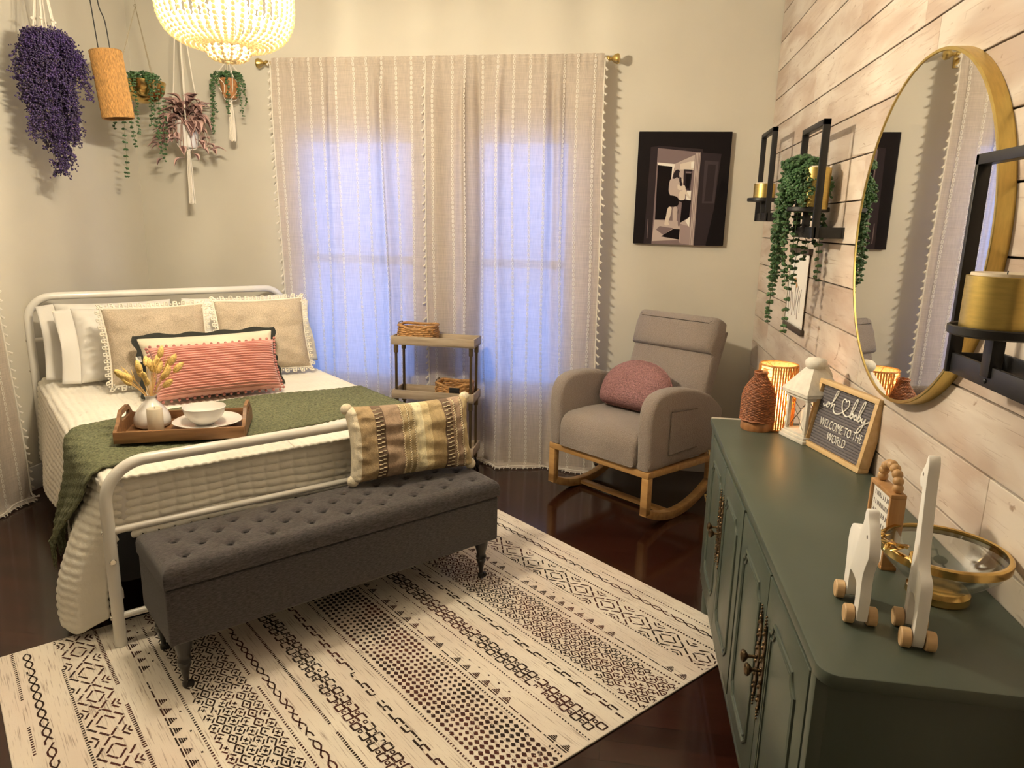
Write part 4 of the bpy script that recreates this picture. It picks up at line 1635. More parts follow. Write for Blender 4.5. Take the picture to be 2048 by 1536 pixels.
poly('l2', (850, 690), (880, 720), (930, 715), (935, 740), (880, 765), (848, 750), soft=True)
poly('d0', (742, 812), (862, 832), (862, 942), (735, 945), soft=True)
poly('d1', (798, 640), (810, 575), (835, 542), (868, 540), (880, 565), (876, 600), (866, 640), (845, 618), (820, 640), soft=True)
poly('l1', (872, 560), (882, 580), (876, 610), (868, 612), soft=True)
pr.build('printed_picture', [shades[k] for k in names], cv, smooth=False)

# ------------------------------------------------------------------ white cabinet behind the dresser
WCAB = mat('white_painted_cabinet', (.66, .61, .53), .45)
t = thing('small_cabinet', 'narrow white cabinet squeezed between the rocking chair and the green dresser', 'cabinet', (.605, 3.10, 0))
mb = MB()
mb.b2((-.15, -.27, .06), (.155, .29, .60), .004)
for sx in (-.13, .13):
    for sy in (-.24, .26):
        mb.b2((sx - .018, sy - .018, 0), (sx + .018, sy + .018, .065), .002)
mb.build('cabinet_body', WCAB, t)
mb = MB(); mb.b2((-.165, -.285, .60), (.158, .305, .622), .005); mb.build('cabinet_top', WCAB, t)
for k, (z0, z1) in enumerate(((.38, .585), (.16, .365))):
    mb = MB(); mb.b2((-.160, -.25, z0), (-.148, .27, z1), .003); d_ = mb.build('drawer', WCAB, t)
    b_ = MB(); b_.tube([(-.160, .10, (z0 + z1) / 2), (-.178, .10, (z0 + z1) / 2), (-.178, .20, (z0 + z1) / 2), (-.160, .20, (z0 + z1) / 2)], .004, 8); b_.build('bar_handle', BRASS, d_)

# ------------------------------------------------------------------ chandelier
ch = thing('bead_chandelier', 'lit bead chandelier of white wooden strands hanging in front of the corner plants', 'chandelier', (-1.303, 2.290, 0))
BEAD = mat('white_wooden_bead', (.66, .58, .42), .5, transl=.18)
RINGM = mat('gold_ring_metal', (.62, .42, .14), .35, .8)
mb = MB(); mb.lathe([(.0001, ZC - .03), (.055, ZC - .03), (.06, ZC - .022), (.06, ZC)], (0, 0, 0), 24); mb.build('ceiling_canopy', RINGM, ch)
mb = MB(); mb.tube([(0, 0, 2.17), (0, 0, ZC - .02)], .005, 8); mb.build('stem', RINGM, ch)
for r_, z in ((.105, 2.415), (.198, 2.300), (.067, 2.038)):
    mb = MB(); mb.tube([(r_ * math.cos(2 * PI * i / 48), r_ * math.sin(2 * PI * i / 48), z) for i in range(48)], .004, 8, closed=True)
    for a in range(4):
        mb.tube([(0, 0, z), (r_ * math.cos(a * PI / 2), r_ * math.sin(a * PI / 2), z)], .0025, 6)
    mb.build('ring', RINGM, ch)
def strand(path, d=.0150):
    P = crom(path, 10)
    out, acc = [P[0]], 0
    for a, b in zip(P, P[1:]):
        seg_ = (b - a).length
        while acc + seg_ >= d:
            a = a.lerp(b, (d - acc) / seg_)
            out.append(a)
            seg_ = (b - a).length
            acc = 0
        acc += seg_
    mb = MB()
    for p in out:
        mb.ball(p, d * .51, 8, 5)
    return mb
prof = [(.197, 0, 2.299), (.202, 0, 2.239), (.2045, 0, 2.175), (.203, 0, 2.138), (.195, 0, 2.104), (.173, 0, 2.069), (.133, 0, 2.045), (.090, 0, 2.038), (.067, 0, 2.040)]
s0 = strand(prof).build('bead_strand', BEAD, ch)
NS = 46
for i in range(1, NS):
    dupe(s0, ch, rot=(0, 0, 2 * PI * i / NS))
up_ = strand([(.198, 0, 2.307), (.173, 0, 2.335), (.141, 0, 2.375), (.105, 0, 2.419)]).build('upper_bead_strand', BEAD, ch)
for i in range(1, 42):
    dupe(up_, ch, rot=(0, 0, 2 * PI * i / 42))
mb = MB(); mb.lathe([(.0001, 2.418), (.104, 2.416), (.104, 2.412), (.0001, 2.410)], (0, 0, 0), 40); mb.build('uplight_blocker', RINGM, ch)  # unseen opaque disc added, with the dense upper strands, to block upward light
lp = strand([(.067, 0, 2.034), (.064, 0, 2.016), (.052, 0, 2.003), (.032, .0, 1.997), (.010, 0, 1.996)], .0142).build('bead_loop', BEAD, ch)
for i in range(1, 14):
    dupe(lp, ch, rot=(0, 0, 2 * PI * i / 14))
BULB = glowing_glass('glowing_bulb', (1.0, .80, .50), 60.0)
for i in range(6):
    a = 2 * PI * (i + .4) / 6
    x, y = .085 * math.cos(a), .085 * math.sin(a)
    mb = MB()
    mb.tube([(0, 0, 2.17), (x * .5, y * .5, 2.150), (x, y, 2.158)], .005, 8)
    mb.lathe([(.0001, -.002), (.012, 0), (.012, .040), (.0001, .041)], (x, y, 2.158), 12)
    arm = mb.build('lamp_arm', RINGM, ch)
    mb = MB(); mb.lathe([(.010, 0), (.017, .020), (.0165, .034), (.009, .055), (.0001, .066)], (x, y, 2.199), 14); mb.build('bulb', BULB, arm)
    ld = bpy.data.lights.new('bulb_light', 'POINT')
    ld.energy = CHANDELIER_W
    ld.color = WARM
    ld.shadow_soft_size = .022
    lo_ = bpy.data.objects.new('bulb_light', ld)
    COL.objects.link(lo_)
    lo_.parent = ch
    lo_.location = (x, y, 2.232)

# ------------------------------------------------------------------ hanging plants in the corner
def pearl_strand(path, sp=.011, size=.0062, rn=None, both=True, spread=.008):
    """trailing succulent stem with little round leaves"""
    rn = rn or random
    P = crom(path, 8)
    mb = MB()
    mb.mi = 1
    mb.tube(P, .0011, 4)
    mb.mi = 0
    acc = 0
    for a, b in zip(P, P[1:]):
        acc += (b - a).length
        while acc > sp:
            acc -= sp
            for q in range(2 if both else 1):
                an = rn.uniform(0, 2 * PI)
                o = V((math.cos(an), math.sin(an), rn.uniform(-.5, .3))) * spread * rn.uniform(.7, 1.15)
                s_ = size * rn.uniform(.75, 1.2)
                Mx = Matrix.Translation(b + o) @ o.to_track_quat('Z', 'Y').to_matrix().to_4x4()
                mb.ball((0, 0, 0), s_, 5, 4, M=Mx, sc=(.8, .8, 1.15))
    return mb
def cords(t, pts_list, r=.0022, name='cord', m_=None):
    mb = MB()
    for pts in pts_list:
        mb.tube(pts, r, 6)
    return mb.build(name, m_ or ROPE, t)
def tassel(t, x, y, z0, z1, r=.016, n=26, seed=1):
    rn = random.Random(seed)
    mb = MB()
    mb.ball((x, y, z0), r * .8, 8, 6)
    for i in range(n):
        a = rn.uniform(0, 2 * PI)
        k = rn.uniform(.2, 1)
        p = [V((x + math.cos(a) * r * .5 * k, y + math.sin(a) * r * .5 * k, z0))]
        for q in (.35, .7, 1):
            p.append(V((x + math.cos(a) * r * k * (.7 + .5 * q) + rn.uniform(-.003, .003), y + math.sin(a) * r * k * (.7 + .5 * q), lerp(z0, z1 + rn.uniform(0, .012), q))))
        mb.tube(p, .0024, 5)
    return mb.build('tassel', ROPE, t)
def ceil_hook(t):
    mb = MB()
    mb.lathe([(.0001, ZC - .008), (.014, ZC - .008), (.014, ZC)], (0, 0, 0), 12)
    mb.tube([(0, 0, ZC - .006), (0, 0, ZC - .02)] + arc((0, 0, ZC - .032), .012, 90, 330, 8), .0022, 6)
    return mb.build('ceiling_hook', BRASS, t)

# purple trailing plant
PURPLE = mat('violet_berry_spray', (.030, .010, .085), .6, var=(18, .4), island=.5)
PSTEM = mat('dark_purple_stem', (.04, .02, .05), .7)
px_, py_ = -2.90, 3.39
t = thing('macrame_hanger', 'white rope hanger holding up the purple trailing plant by the left wall', 'plant hanger', (px_, py_, 0))
cl = []
rn = random.Random(2)
for i in range(6):
    a = 2 * PI * i / 6
    cl.append([(.0, 0, ZC - .045), (math.cos(a) * .02, math.sin(a) * .02, 2.62), (math.cos(a) * .045, math.sin(a) * .045, 2.42), (math.cos(a) * .060, math.sin(a) * .060, 2.33), (math.cos(a) * .055, math.sin(a) * .055, 2.245), (0, 0, 2.222)])
cords(t, [crom(c, 4) for c in cl], .0042)
mb = MB()
for i in range(6):
    a = 2 * PI * i / 6
    kb = MB(); kb.ball((math.cos(a) * .05, math.sin(a) * .05, 2.43), .008, 8, 6); kb.build('knot', ROPE, t)
ceil_hook(t)
t = thing('trailing_plant', 'bushy purple trailing plant hanging furthest left in the corner', 'plant', (px_, py_, 0))
mb = MB(); mb.lathe([(.0001, 2.228), (.038, 2.229), (.052, 2.33), (.049, 2.33), (.036, 2.30), (.0001, 2.30)], (0, 0, 0), 20); mb.build('pot', mat('plain_white_pot', (.7, .67, .6), .5), t)
fo = MB(); stm = MB()
rn = random.Random(17)
for i in range(95):
    a = rn.uniform(0, 2 * PI)
    q = rn.random()
    zr = lerp(2.30, 1.72, q ** .8) if i % 3 else lerp(2.2, 1.70, rn.random())
    rad = (.066 + .098 * math.sin(PI * min(1, max(0, (2.36 - zr) / .62)) ** .7)) * rn.uniform(.45, 1.0)
    if zr < 1.85:
        rad *= .72
    e = V((math.cos(a) * rad + (.0), math.sin(a) * rad + .02 * (2.3 - zr), zr))
    path = crom([(math.cos(a) * .02, math.sin(a) * .02, 2.325), (math.cos(a) * .07, math.sin(a) * .07, 2.352), (math.cos(a) * rad * .95, math.sin(a) * rad * .95, lerp(2.34, zr, .4)), e], 6)
    stm.tube(path, .0012, 4)
    for k in range(3, len(path)):
        p = path[k]
        for w in range(6):
            d = V((rn.gauss(0, 1), rn.gauss(0, 1), rn.gauss(-.2, .8))).normalized() * rn.uniform(.012, .042)
            stm.tube([p, p + d], .0007, 3, caps=False)
            for w2 in range(3):
                fo.ball(p + d * (1 - .25 * w2) + V((rn.uniform(-.006, .006), rn.uniform(-.006, .006), rn.uniform(-.006, .006))), rn.uniform(.0030, .0052), 5, 3)
stm.build('stems', PSTEM, t)
fo.build('berry_foliage', PURPLE, t, smooth=False)

# wicker pendant lamp shade on two black cords
t = thing('pendant_shade', 'unlit cylindrical honey wicker pendant shade on two black cords, beside the purple plant', 'pendant lamp', (-2.70, 3.60, 2.005), rot=(R(2.5), R(-5), 0))
TANW = mat('tan_woven_shade', (.45, .24, .075), .6, var=(140, .30), stretch=(1, 1, .4), bump=(240, .7))
mb = MB()
N_ = 72
hh = .325
for i in range(N_):
    a = 2 * PI * i / N_
    ph = PI * (i % 2)
    mb.tube([((.0735 + .0012 * math.sin(z / hh * 40 * PI + ph)) * math.cos(a), (.0735 + .0012 * math.sin(z / hh * 40 * PI + ph)) * math.sin(a), z) for z in [hh * q / 30 for q in range(31)]], .0040, 5)
mb.build('woven_shade', TANW, t)
mb = MB(); mb.lathe([(.068, .004), (.0695, .004), (.0695, hh - .004), (.068, hh - .004), (.068, .004)], (0, 0, 0), 40); mb.build('shade_lining', mat('shade_lining', (.35, .2, .08), .9), t)
for z in (0, hh):
    mb = MB(); mb.tube([(.0735 * math.cos(2 * PI * i / 48), .0735 * math.sin(2 * PI * i / 48), z) for i in range(48)], .0048, 6, closed=True); mb.build('rim_band', TANW, t)
mb = MB()
mb.tube([(-.069, 0, hh), (.069, 0, hh)], .002, 6); mb.tube([(0, -.069, hh), (0, .069, hh)], .002, 6)
mb.lathe([(.0001, hh - .06), (.018, hh - .06), (.018, hh + .004), (.0001, hh + .006)], (0, 0, 0), 14)
mb.build('socket_spider', BLACK, t)
mb = MB()
Minv = (Matrix.Translation((-2.70, 3.60, 2.005)) @ (Matrix.Rotation(R(-5), 4, 'Y') @ Matrix.Rotation(R(2.5), 4, 'X'))).inverted()
mb.tube(crom([(.028, 0, hh), (.030, 0, hh + .14), (.012, .0, hh + .25), Minv @ V((-2.755, 3.60, ZC - .004))], 8), .0028, 6)
mb.tube([(-.038, 0, hh), Minv @ V((-2.815, 3.585, ZC - .004))], .0028, 6)
mb.build('black_cord', BLACK, t)
mb = MB(); mb.box((-.072, .02, hh + .010), (.026, .002, .022), .0004); mb.build('paper_tag', SHEET, t)

# gold bowl planter with string of pearls
gx, gy = -2.872, 4.06
GDZ = -.035
t = thing('hanging_planter', 'gold hanging bowl planter on thin chains in the room corner', 'planter', (gx, gy, -.035))
mb = MB()
mb.lathe([(.0001, 2.185), (.04, 2.188), (.085, 2.208), (.118, 2.248), (.130, 2.305), (.128, 2.307), (.115, 2.252), (.08, 2.214), (.0001, 2.195)], (0, 0, 0), 40)
mb.build('gold_bowl', mat('polished_gold', (.68, .47, .17), .18, 1.0), t)
mb = MB()
for i in range(3):
    a = R(-25 + 120 * i)
    p0, p1 = V((math.cos(a) * .128, math.sin(a) * .128, 2.305)), V((0, 0, 2.71))
    n = 46
    for k in range(n):
        c_ = p0.lerp(p1, (k + .5) / n)
        d = (p1 - p0).normalized()
        s_, u_ = frame_of(d)
        w_ = s_ if k % 2 else u_
        mb.tube([c_ + d * .0058 * math.cos(2 * PI * q / 6) + w_ * .0028 * math.sin(2 * PI * q / 6) for q in range(6)], .0008, 4, closed=True)
mb.tube([(0, 0, 2.71), (0, 0, ZC - .04)], .0012, 5)
mb.tube(arc((0, 0, 2.715), .008, 0, 350, 10), .0012, 5)
mb.build('chain', mat('dark_chain', (.25, .2, .12), .4, .8), t)
ceil_hook(t)
def pearls_plant(name, label, loc, strands, top, group=None, size=.0062, sp=.011):
    t = thing(name, label, 'plant', loc, 0, group)
    for i, (pth, sd) in enumerate(strands):
        pearl_strand(pth, sp, size, random.Random(sd)).build('trailing_strand', [PEARL_GREEN, STEM_GREEN], t)
    fo = MB()
    rn = random.Random(len(strands))
    for i in range(top[4]):
        a, q = rn.uniform(0, 2 * PI), rn.random() ** .5
        p = V((math.cos(a) * q * top[0] + top[2], math.sin(a) * q * top[0] + top[3], top[1] + rn.uniform(-.012, .02) + .03 * (1 - q)))
        fo.ball(p, size * rn.uniform(.8, 1.25), 5, 4, sc=(1, 1, .8))
    fo.build('crown_foliage', PEARL_GREEN, t)
    return t
rn = random.Random(31)
S = []
for dx, dy, zb in ((-.135, -.05, 2.03), (-.03, -.13, 1.76), (.02, -.132, 1.93), (.045, -.128, 2.0), (.125, -.06, 1.90), (.13, -.03, 1.86), (.10, -.09, 2.05), (.06, .06, 2.31), (.115, -.08, 1.98)):
    d = V((dx, dy, 0))
    if zb > 2.2:
        S.append(([V((0, 0, 2.30)), d * .6 + V((0, 0, 2.335)), d + V((0, 0, zb))], rn.random()))
        continue
    S.append(([V((0, 0, 2.30)), d * .75 + V((0, 0, 2.338)), d * 1.10 + V((0, 0, 2.29)), d * 1.13 + V((rn.uniform(-.01, .01), 0, (2.29 + zb) / 2)), d * 1.10 + V((rn.uniform(-.015, .015), 0, zb))], rn.random()))
pearls_plant('string_of_pearls', 'green string of pearls plant trailing from the gold bowl planter', (gx, gy, -.035), S, (.070, 2.318, .05, -.03, 130), size=.0066)

# pink tradescantia in a white pot
kx, ky = -2.695, 4.20
t = thing('macrame_hanger', 'white macrame hanger with long tassel under the pink-leaved plant', 'plant hanger', (kx, ky, 0))
cl = []
for i in range(4):
    a = R(30 + 90 * i)
    cl.append(crom([(0.01, 0, ZC - .045), (math.cos(a) * .03, math.sin(a) * .03, 2.55), (math.cos(a) * .055, math.sin(a) * .055, 2.28), (math.cos(a) * .076, math.sin(a) * .076, 2.09), (math.cos(a) * .058, math.sin(a) * .058, 1.93), (0, 0, 1.905)], 5))
cords(t, cl, .0036)
tassel(t, 0, 0, 1.900, 1.582, .016, 30, 3)
ceil_hook(t)
t = thing('tradescantia_plant', 'pink and bronze striped leafy plant in a white pot, hanging third in the corner', 'plant', (kx, ky, 0))
mb = MB(); mb.lathe([(.0001, 1.915), (.046, 1.916), (.056, 1.93), (.068, 2.07), (.064, 2.07), (.052, 1.95), (.0001, 1.95)], (0, 0, 0), 28); mb.build('pot', CERAM, t)
mb = MB(); mb.lathe([(.0001, 2.055), (.063, 2.05)], (0, 0, 0), 20); mb.build('soil', mat('dark_soil', (.03, .02, .015), .95), t)
LEAFD = mat('bronze_leaf', (.12, .060, .052), .5, var=(20, .3), island=.3)
LEAFP = mat('pink_leaf_edge', (.56, .37, .33), .5, island=.25)
def leaf(p, d, ln, wd):
    d = V(d).normalized()
    s_ = d.cross(V((0, 0, 1)))
    s_ = s_.normalized() if s_.length > .1 else V((1, 0, 0))
    u_ = s_.cross(d)
    lf = MB()
    rows = []
    for k, wk in enumerate((.10, .62, 1.0, .92, .55, .05)):
        q = k / 5
        c_ = p + d * ln * q + u_ * (ln * .16 * math.sin(PI * q) - ln * .10 * q * q)
        w_ = wd * wk / 2
        rows.append([c_ - s_ * w_ + u_ * w_ * .45, c_ - s_ * w_ * .48 + u_ * w_ * .12, c_, c_ + s_ * w_ * .48 + u_ * w_ * .12, c_ + s_ * w_ + u_ * w_ * .45])
    vs = [q for r_ in rows for q in r_]
    for k in range(5):
        for c in range(4):
            lf.mi = 1 if c in (0, 3) else 0
            a = k * 5 + c
            lf.f.append((a, a + 1, a + 6, a + 5)); lf.m.append(lf.mi)
    lf.v = [tuple(q) for q in vs]
    return lf
rn = random.Random(23)
stm = MB()
for i in range(128):
    if i < 66 or i >= 108:
        a = rn.uniform(0, 2 * PI)
        q = rn.random() ** .6
        p = V((math.cos(a) * .07 * q, math.sin(a) * .06 * q, lerp(2.07, 2.19, rn.random()) - .03 * q))
        if i >= 108:                                         # leaves spilling over the rim
            a = rn.uniform(R(170), R(370))
            p = V((math.cos(a) * .075, math.sin(a) * .07, rn.uniform(2.03, 2.09)))
        d = V((math.cos(a), math.sin(a), rn.uniform(-.35, .6) if i < 108 else rn.uniform(-.9, -.1)))
        ln = rn.uniform(.085, .125)
    else:
        a = rn.choice([R(-150), R(-120), R(-20), R(-55), R(170), R(-90)]) + rn.uniform(-.3, .3)
        dist = rn.uniform(.07, .175)
        zz = 2.07 - (dist - .05) * rn.uniform(.8, 1.9)
        p = V((math.cos(a) * dist, math.sin(a) * dist * .6, zz))
        stm.tube(crom([(math.cos(a) * .05, math.sin(a) * .04, 2.06), (math.cos(a) * dist * .7, math.sin(a) * dist * .45, 2.075), p], 4), .0016, 4)
        d = V((math.cos(a + rn.uniform(-.9, .9)), math.sin(a + rn.uniform(-.9, .9)) * .6, rn.uniform(-.9, .2)))
        ln = rn.uniform(.060, .095)
    leaf(p, d, ln, ln * .55).build('leaf', [LEAFD, LEAFP], t, ang=80)
stm.build('stems', mat('pinkish_stem', (.3, .16, .12), .6), t)

# small terracotta pot
tx_, ty_ = -2.405, 4.215
t = thing('macrame_hanger', 'small white macrame hanger with tassel around the terracotta pot beside the curtain', 'plant hanger', (tx_, ty_, 0))
cl = []
for i in range(4):
    a = R(45 + 90 * i)
    b = R(45 + 90 * i + 45)
    cl.append(crom([(0, 0, ZC - .045), (math.cos(a) * .012, math.sin(a) * .012, 2.45), (math.cos(a) * .066, math.sin(a) * .066, 2.33), (math.cos(b) * .060, math.sin(b) * .060, 2.27), (math.cos(a) * .035, math.sin(a) * .035, 2.20), (0, 0, 2.19)], 5))
    cl.append(crom([(0, 0, 2.60), (math.cos(b) * .02, math.sin(b) * .02, 2.42), (math.cos(a) * .066, math.sin(a) * .066, 2.33), (math.cos(a) * .058, math.sin(a) * .058, 2.25), (0, 0, 2.19)], 5))
cords(t, cl, .0024)
tassel(t, 0, 0, 2.186, 1.955, .016, 30, 8)
ceil_hook(t)
TERRA = mat('woven_terracotta_pot', (.38, .17, .06), .7, var=(60, .3), bump=(120, .6))
t = thing('string_of_pearls', 'small green string of pearls in a terracotta pot, nearest the curtain', 'plant', (tx_, ty_, 0))
mb = MB(); mb.lathe([(.0001, 2.200), (.036, 2.201), (.046, 2.225), (.058, 2.31), (.054, 2.31), (.04, 2.23), (.0001, 2.22)], (0, 0, 0), 26); mb.build('pot', TERRA, t)
rn = random.Random(41)
for dx, dy, zb in ((-.095, -.03, 2.00), (-.085, -.05, 2.06), (-.10, .0, 2.12), (.085, -.03, 2.10), (.09, -.01, 2.16), (.075, -.05, 2.20), (.03, -.075, 2.10), (-.03, -.07, 2.26), (-.06, -.05, 2.27), (.02, -.07, 2.27)):
    d = V((dx, dy, 0))
    pearl_strand([V((0, 0, 2.31)), d * .7 + V((0, 0, 2.345)), d + V((0, 0, 2.30)), d * 1.05 + V((rn.uniform(-.008, .008), 0, (2.30 + zb) / 2)), d * 1.05 + V((rn.uniform(-.01, .01), 0, zb))], .0115, .0060, rn).build('trailing_strand', [PEARL_GREEN, STEM_GREEN], t)
fo = MB()
for i in range(150):
    a, q = rn.uniform(0, 2 * PI), rn.random() ** .5
    fo.ball((math.cos(a) * q * .07, math.sin(a) * q * .06, 2.325 + .02 * (1 - q) + rn.uniform(-.01, .01)), .0062, 5, 4)
fo.build('crown_foliage', PEARL_GREEN, t)
# ------------------------------------------------------------------ round mirror
MIR = bpy.data.materials.new('silvered_glass'); MIR.use_nodes = True
b_ = MIR.node_tree.nodes['Principled BSDF']
b_.inputs['Metallic'].default_value = 1; b_.inputs['Roughness'].default_value = .015; b_.inputs['Base Color'].default_value = (.86, .86, .85, 1)
MX = XR
t = thing('round_mirror', 'large round mirror with thin gold frame on the shiplap wall', 'mirror', (MX, 2.075, 1.498), rot=(0, -PI / 2, 0))
# local +z = into the room (-x)
RM = .452
mb = MB()
mb.lathe([(RM - .012, .004), (RM, .0), (RM, .034), (RM - .0015, .036), (RM - .008, .036), (RM - .0095, .034), (RM - .0095, .012)], (0, 0, 0), 128)
mb.build('gold_frame', GOLD, t, ang=30)
mb = MB(); mb.lathe([(.0001, .0335), (RM - .008, .0335), (RM - .008, .0195), (.0001, .0195)], (0, 0, 0), 128); mb.build('mirror_glass', MIR, t, smooth=False)
mb = MB(); mb.lathe([(.0001, .001), (RM - .011, .001), (RM - .011, .018), (.0001, .018)], (0, 0, 0), 96); mb.build('backing_board', BLACK, t)

# ------------------------------------------------------------------ wall sconces
SG = 'black metal candle sconces on the shiplap wall'
def sconce(label, y, zb, zt, wd, plate_r=.080):
    """frame stands parallel to the wall, 0.1 m off it"""
    t = thing('wall_sconce', label, 'sconce', (XR, y, zb), 0, SG)
    fx = -.100
    h = zt - zb
    hw = wd / 2
    mb = MB()
    T_ = .0125
    for s in (-1, 1):
        mb.b2((fx - T_, s * hw - (T_ if s > 0 else -T_) - T_ * 0, .0), (fx + T_, s * hw, h), .001)
    mb.b2((fx - T_, -hw, h - .020), (fx + T_, hw, h), .001)
    mb.build('upright_frame', BLACK, t)
    mb = MB()
    mb.b2((fx - .006, -hw, 0), (fx + .002, hw, .040), .001)
    for s in (-1, 1):
        mb.b2((fx, s * hw - .003 * s, 0), (-.0006, s * hw - .010 * s, .040), .001)
    mb.b2((-.008, -hw, 0), (-.0006, hw, .040), .001)
    mb.build('wall_bracket', BLACK, t)
    mb = MB()
    mb.b2((fx - .011, -.016, .020), (fx + .011, .016, .097), .001)
    for z in (.012, .030):
        mb.ball((fx - .007, .0, z), .005, 8, 5, sc=(.6, 1, 1))
    mb.build('centre_post', BLACK, t)
    mb = MB()
    mb.lathe([(.0001, .096), (plate_r - .004, .096), (plate_r, .099), (plate_r, .112), (plate_r - .003, .114), (plate_r - .006, .112), (plate_r - .007, .105), (.0001, .105)], (fx, 0, 0), 40)
    mb.build('candle_plate', BLACK, t)
    return t, V((XR + fx, y, zb + .1055))
def gold_candle(label, p, r, h, lit=False):
    t = thing('pillar_candle', label, 'candle', p, 0, 'gold pillar candles on the sconces')
    mb = MB(); mb.lathe([(.0001, 0), (r, 0), (r, h), (r - .004, h + .001), (r - .005, h - .004), (.0001, h - .006)], (0, 0, 0), 44); mb.build('gold_sleeve', GOLD, t, ang=30)
    mb = MB(); mb.lathe([(r - .006, h - .006), (r - .008, h + .006), (r * .55, h + .003), (.0001, h - .002)], (0, 0, 0), 32, squash=lambda a, z: 1 + .02 * math.sin(3 * a)); wx = mb.build('wax_top', MATS['cream_wax'], t)
    mb = MB(); mb.tube([(0, 0, h - .003), (.001, 0, h + .010)], .0011, 5); mb.build('wick', BLACK, wx)
    return t
s_, p = sconce('black candle sconce furthest along the shiplap wall, nearest the corner', 3.905, 1.545, 1.985, .305)
gold_candle('short gold candle on the sconce nearest the corner', p, .052, .078)
s_, p2 = sconce('black candle sconce holding the trailing green plant, left of the round mirror', 2.950, 1.475, 1.888, .325)
gold_candle('tall gold candle half hidden by the trailing plant left of the mirror', p2 + V((.015, -.03, 0)), .050, .150)
s_, p3 = sconce('black candle sconce nearest the camera, overlapping the right side of the mirror', 1.405, 1.225, 1.652, .325)
gold_candle('wide gold candle on the sconce nearest the camera', p3, .062, .098)

# string of pearls draped over the middle sconce
rn = random.Random(77)
qx, qy, qz = p2.x - .012, p2.y + .035, p2.z
S = []
for i in range(64):
    a = rn.uniform(R(110), R(300))
    if i % 5 == 4:
        a = rn.uniform(R(-60), R(100))
    d = V((math.cos(a), math.sin(a) * 1.25, 0)) * rn.uniform(.055, .082)
    zt = rn.uniform(.13, .185)
    if i < 5:
        zb = (-.45, -.41, -.33, -.26, -.47)[i]
        d = (V((-.062, .075, 0)), V((-.075, .055, 0)), V((-.07, .03, 0)), V((-.05, .085, 0)), V((-.020, -.050, 0)))[i]
    else:
        zb = -rn.uniform(.02, .30) if rn.random() > .35 else rn.uniform(.0, .10)
        if d.y < -.045:
            zb = rn.uniform(-.02, .10)
    S.append(([V((0, 0, .11)), d * .55 + V((0, 0, zt)), d * 1.0 + V((0, 0, zt - .045)), d * 1.14 + V((rn.uniform(-.01, .01), rn.uniform(-.01, .01), (zt + zb) / 2 - .03)), d * 1.12 + V((rn.uniform(-.012, .012), rn.uniform(-.012, .012), zb))], rn.random()))
pearls_plant('string_of_pearls', 'lush green string of pearls hanging over the sconce left of the mirror', (qx, qy, qz), S, (.078, .160, -.012, -.005, 520), size=.0072, sp=.0095)

# ------------------------------------------------------------------ hanging cloth banner
t = thing('hanging_banner', 'white cloth wall banner with dark wooden bars, under the trailing plant', 'banner', (XR, 3.380, 1.055))
BARW = wood('dark_stained_bar', (.035, .022, .014), (.07, .045, .03), .5, 6, 1)
for z in (.0, .345):
    mb = MB(); mb.b2((-.018, -.180, z), (-.0008, .180, z + .026), .002); mb.build('wooden_bar', BARW, t)
mb = MB(); mb.grid(lambda u, v: V((-.010 - .0015 * math.sin(u * 7), lerp(-.165, .165, u), lerp(.022, .350, v))), 24, 24)
cl_ = mb.build('printed_cloth', mat('white_banner_cloth', (.80, .77, .71), .9), t)
md = cl_.modifiers.new('thickness', 'SOLIDIFY'); md.thickness = .002
mb = MB(); mb.tube([(-.009, -.12, .37), (-.009, 0, .455), (-.009, .12, .37)], .0016, 6); mb.build('hanging_cord', BARW, t)
mb = MB()
rn = random.Random(6)
INK = mat('grey_ink_print', (.25, .2, .18), .8); MUSH = mat('tan_ink_print', (.55, .30, .10), .8)
for q in range(7):
    y0, z0 = -.10 + .035 * q, .06 + rn.uniform(0, .04)
    mb.tube(crom([(-.0125, y0, z0), (-.0125, y0 + rn.uniform(-.02, .02), z0 + .05), (-.0125, y0 + rn.uniform(-.03, .03), z0 + rn.uniform(.09, .14))], 5), .0012, 5)
mb.mi = 1
mb.ball((-.0122, .035, .225), .020, 12, 8, sc=(.06, 1, .7)); mb.ball((-.0122, .0, .205), .014, 12, 8, sc=(.06, 1, .7))
mb.build('botanical_print', [INK, MUSH], t)

# ------------------------------------------------------------------ green dresser
DX0, DY0, DY1, DZ = .352, 1.105, 2.733, .79
dr = thing('dresser', 'dark green painted sideboard with four panelled doors under the round mirror', 'sideboard', (0, 0, 0))
mb = MB()
bx = .372
mb.b2((bx, DY0 + .035, .165), (XR - .02, DY1 - .035, DZ - .026), .003)
mb.b2((bx - .016, DY0 + .035, .165), (bx + .01, 1.170, DZ - .026), .003)
mb.b2((bx - .016, 2.622, .165), (bx + .01, DY1 - .035, DZ - .026), .003)
mb.build('carcass', GREEN_PAINT, dr)
mb = MB()
def corner(cx_, cy_, r_, a0, a1):
    return [(cx_ + r_ * math.cos(R(a0 + (a1 - a0) * i / 8)), cy_ + r_ * math.sin(R(a0 + (a1 - a0) * i / 8))) for i in range(9)]
r_ = .038
mb.prism(corner(DX0 + r_, DY0 + r_, r_, 270, 180)[::-1] + [(XR - .004, DY0), (XR - .004, DY1)] + corner(DX0 + r_, DY1 - r_, r_, 90, 180)
         if False else [(XR - .004, DY0), (XR - .004, DY1), (DX0, DY1)] + corner(DX0 + r_, DY0 + r_, r_, 180, 270), DZ - .026, DZ, 'z', .004, 2)
mb.build('top', GREEN_PAINT, dr)
mb = MB()
mb.b2((bx - .012, DY0 + .030, .130), (XR - .02, DY1 - .030, .166), .006)
mb.build('plinth_rail', GREEN_PAINT, dr)
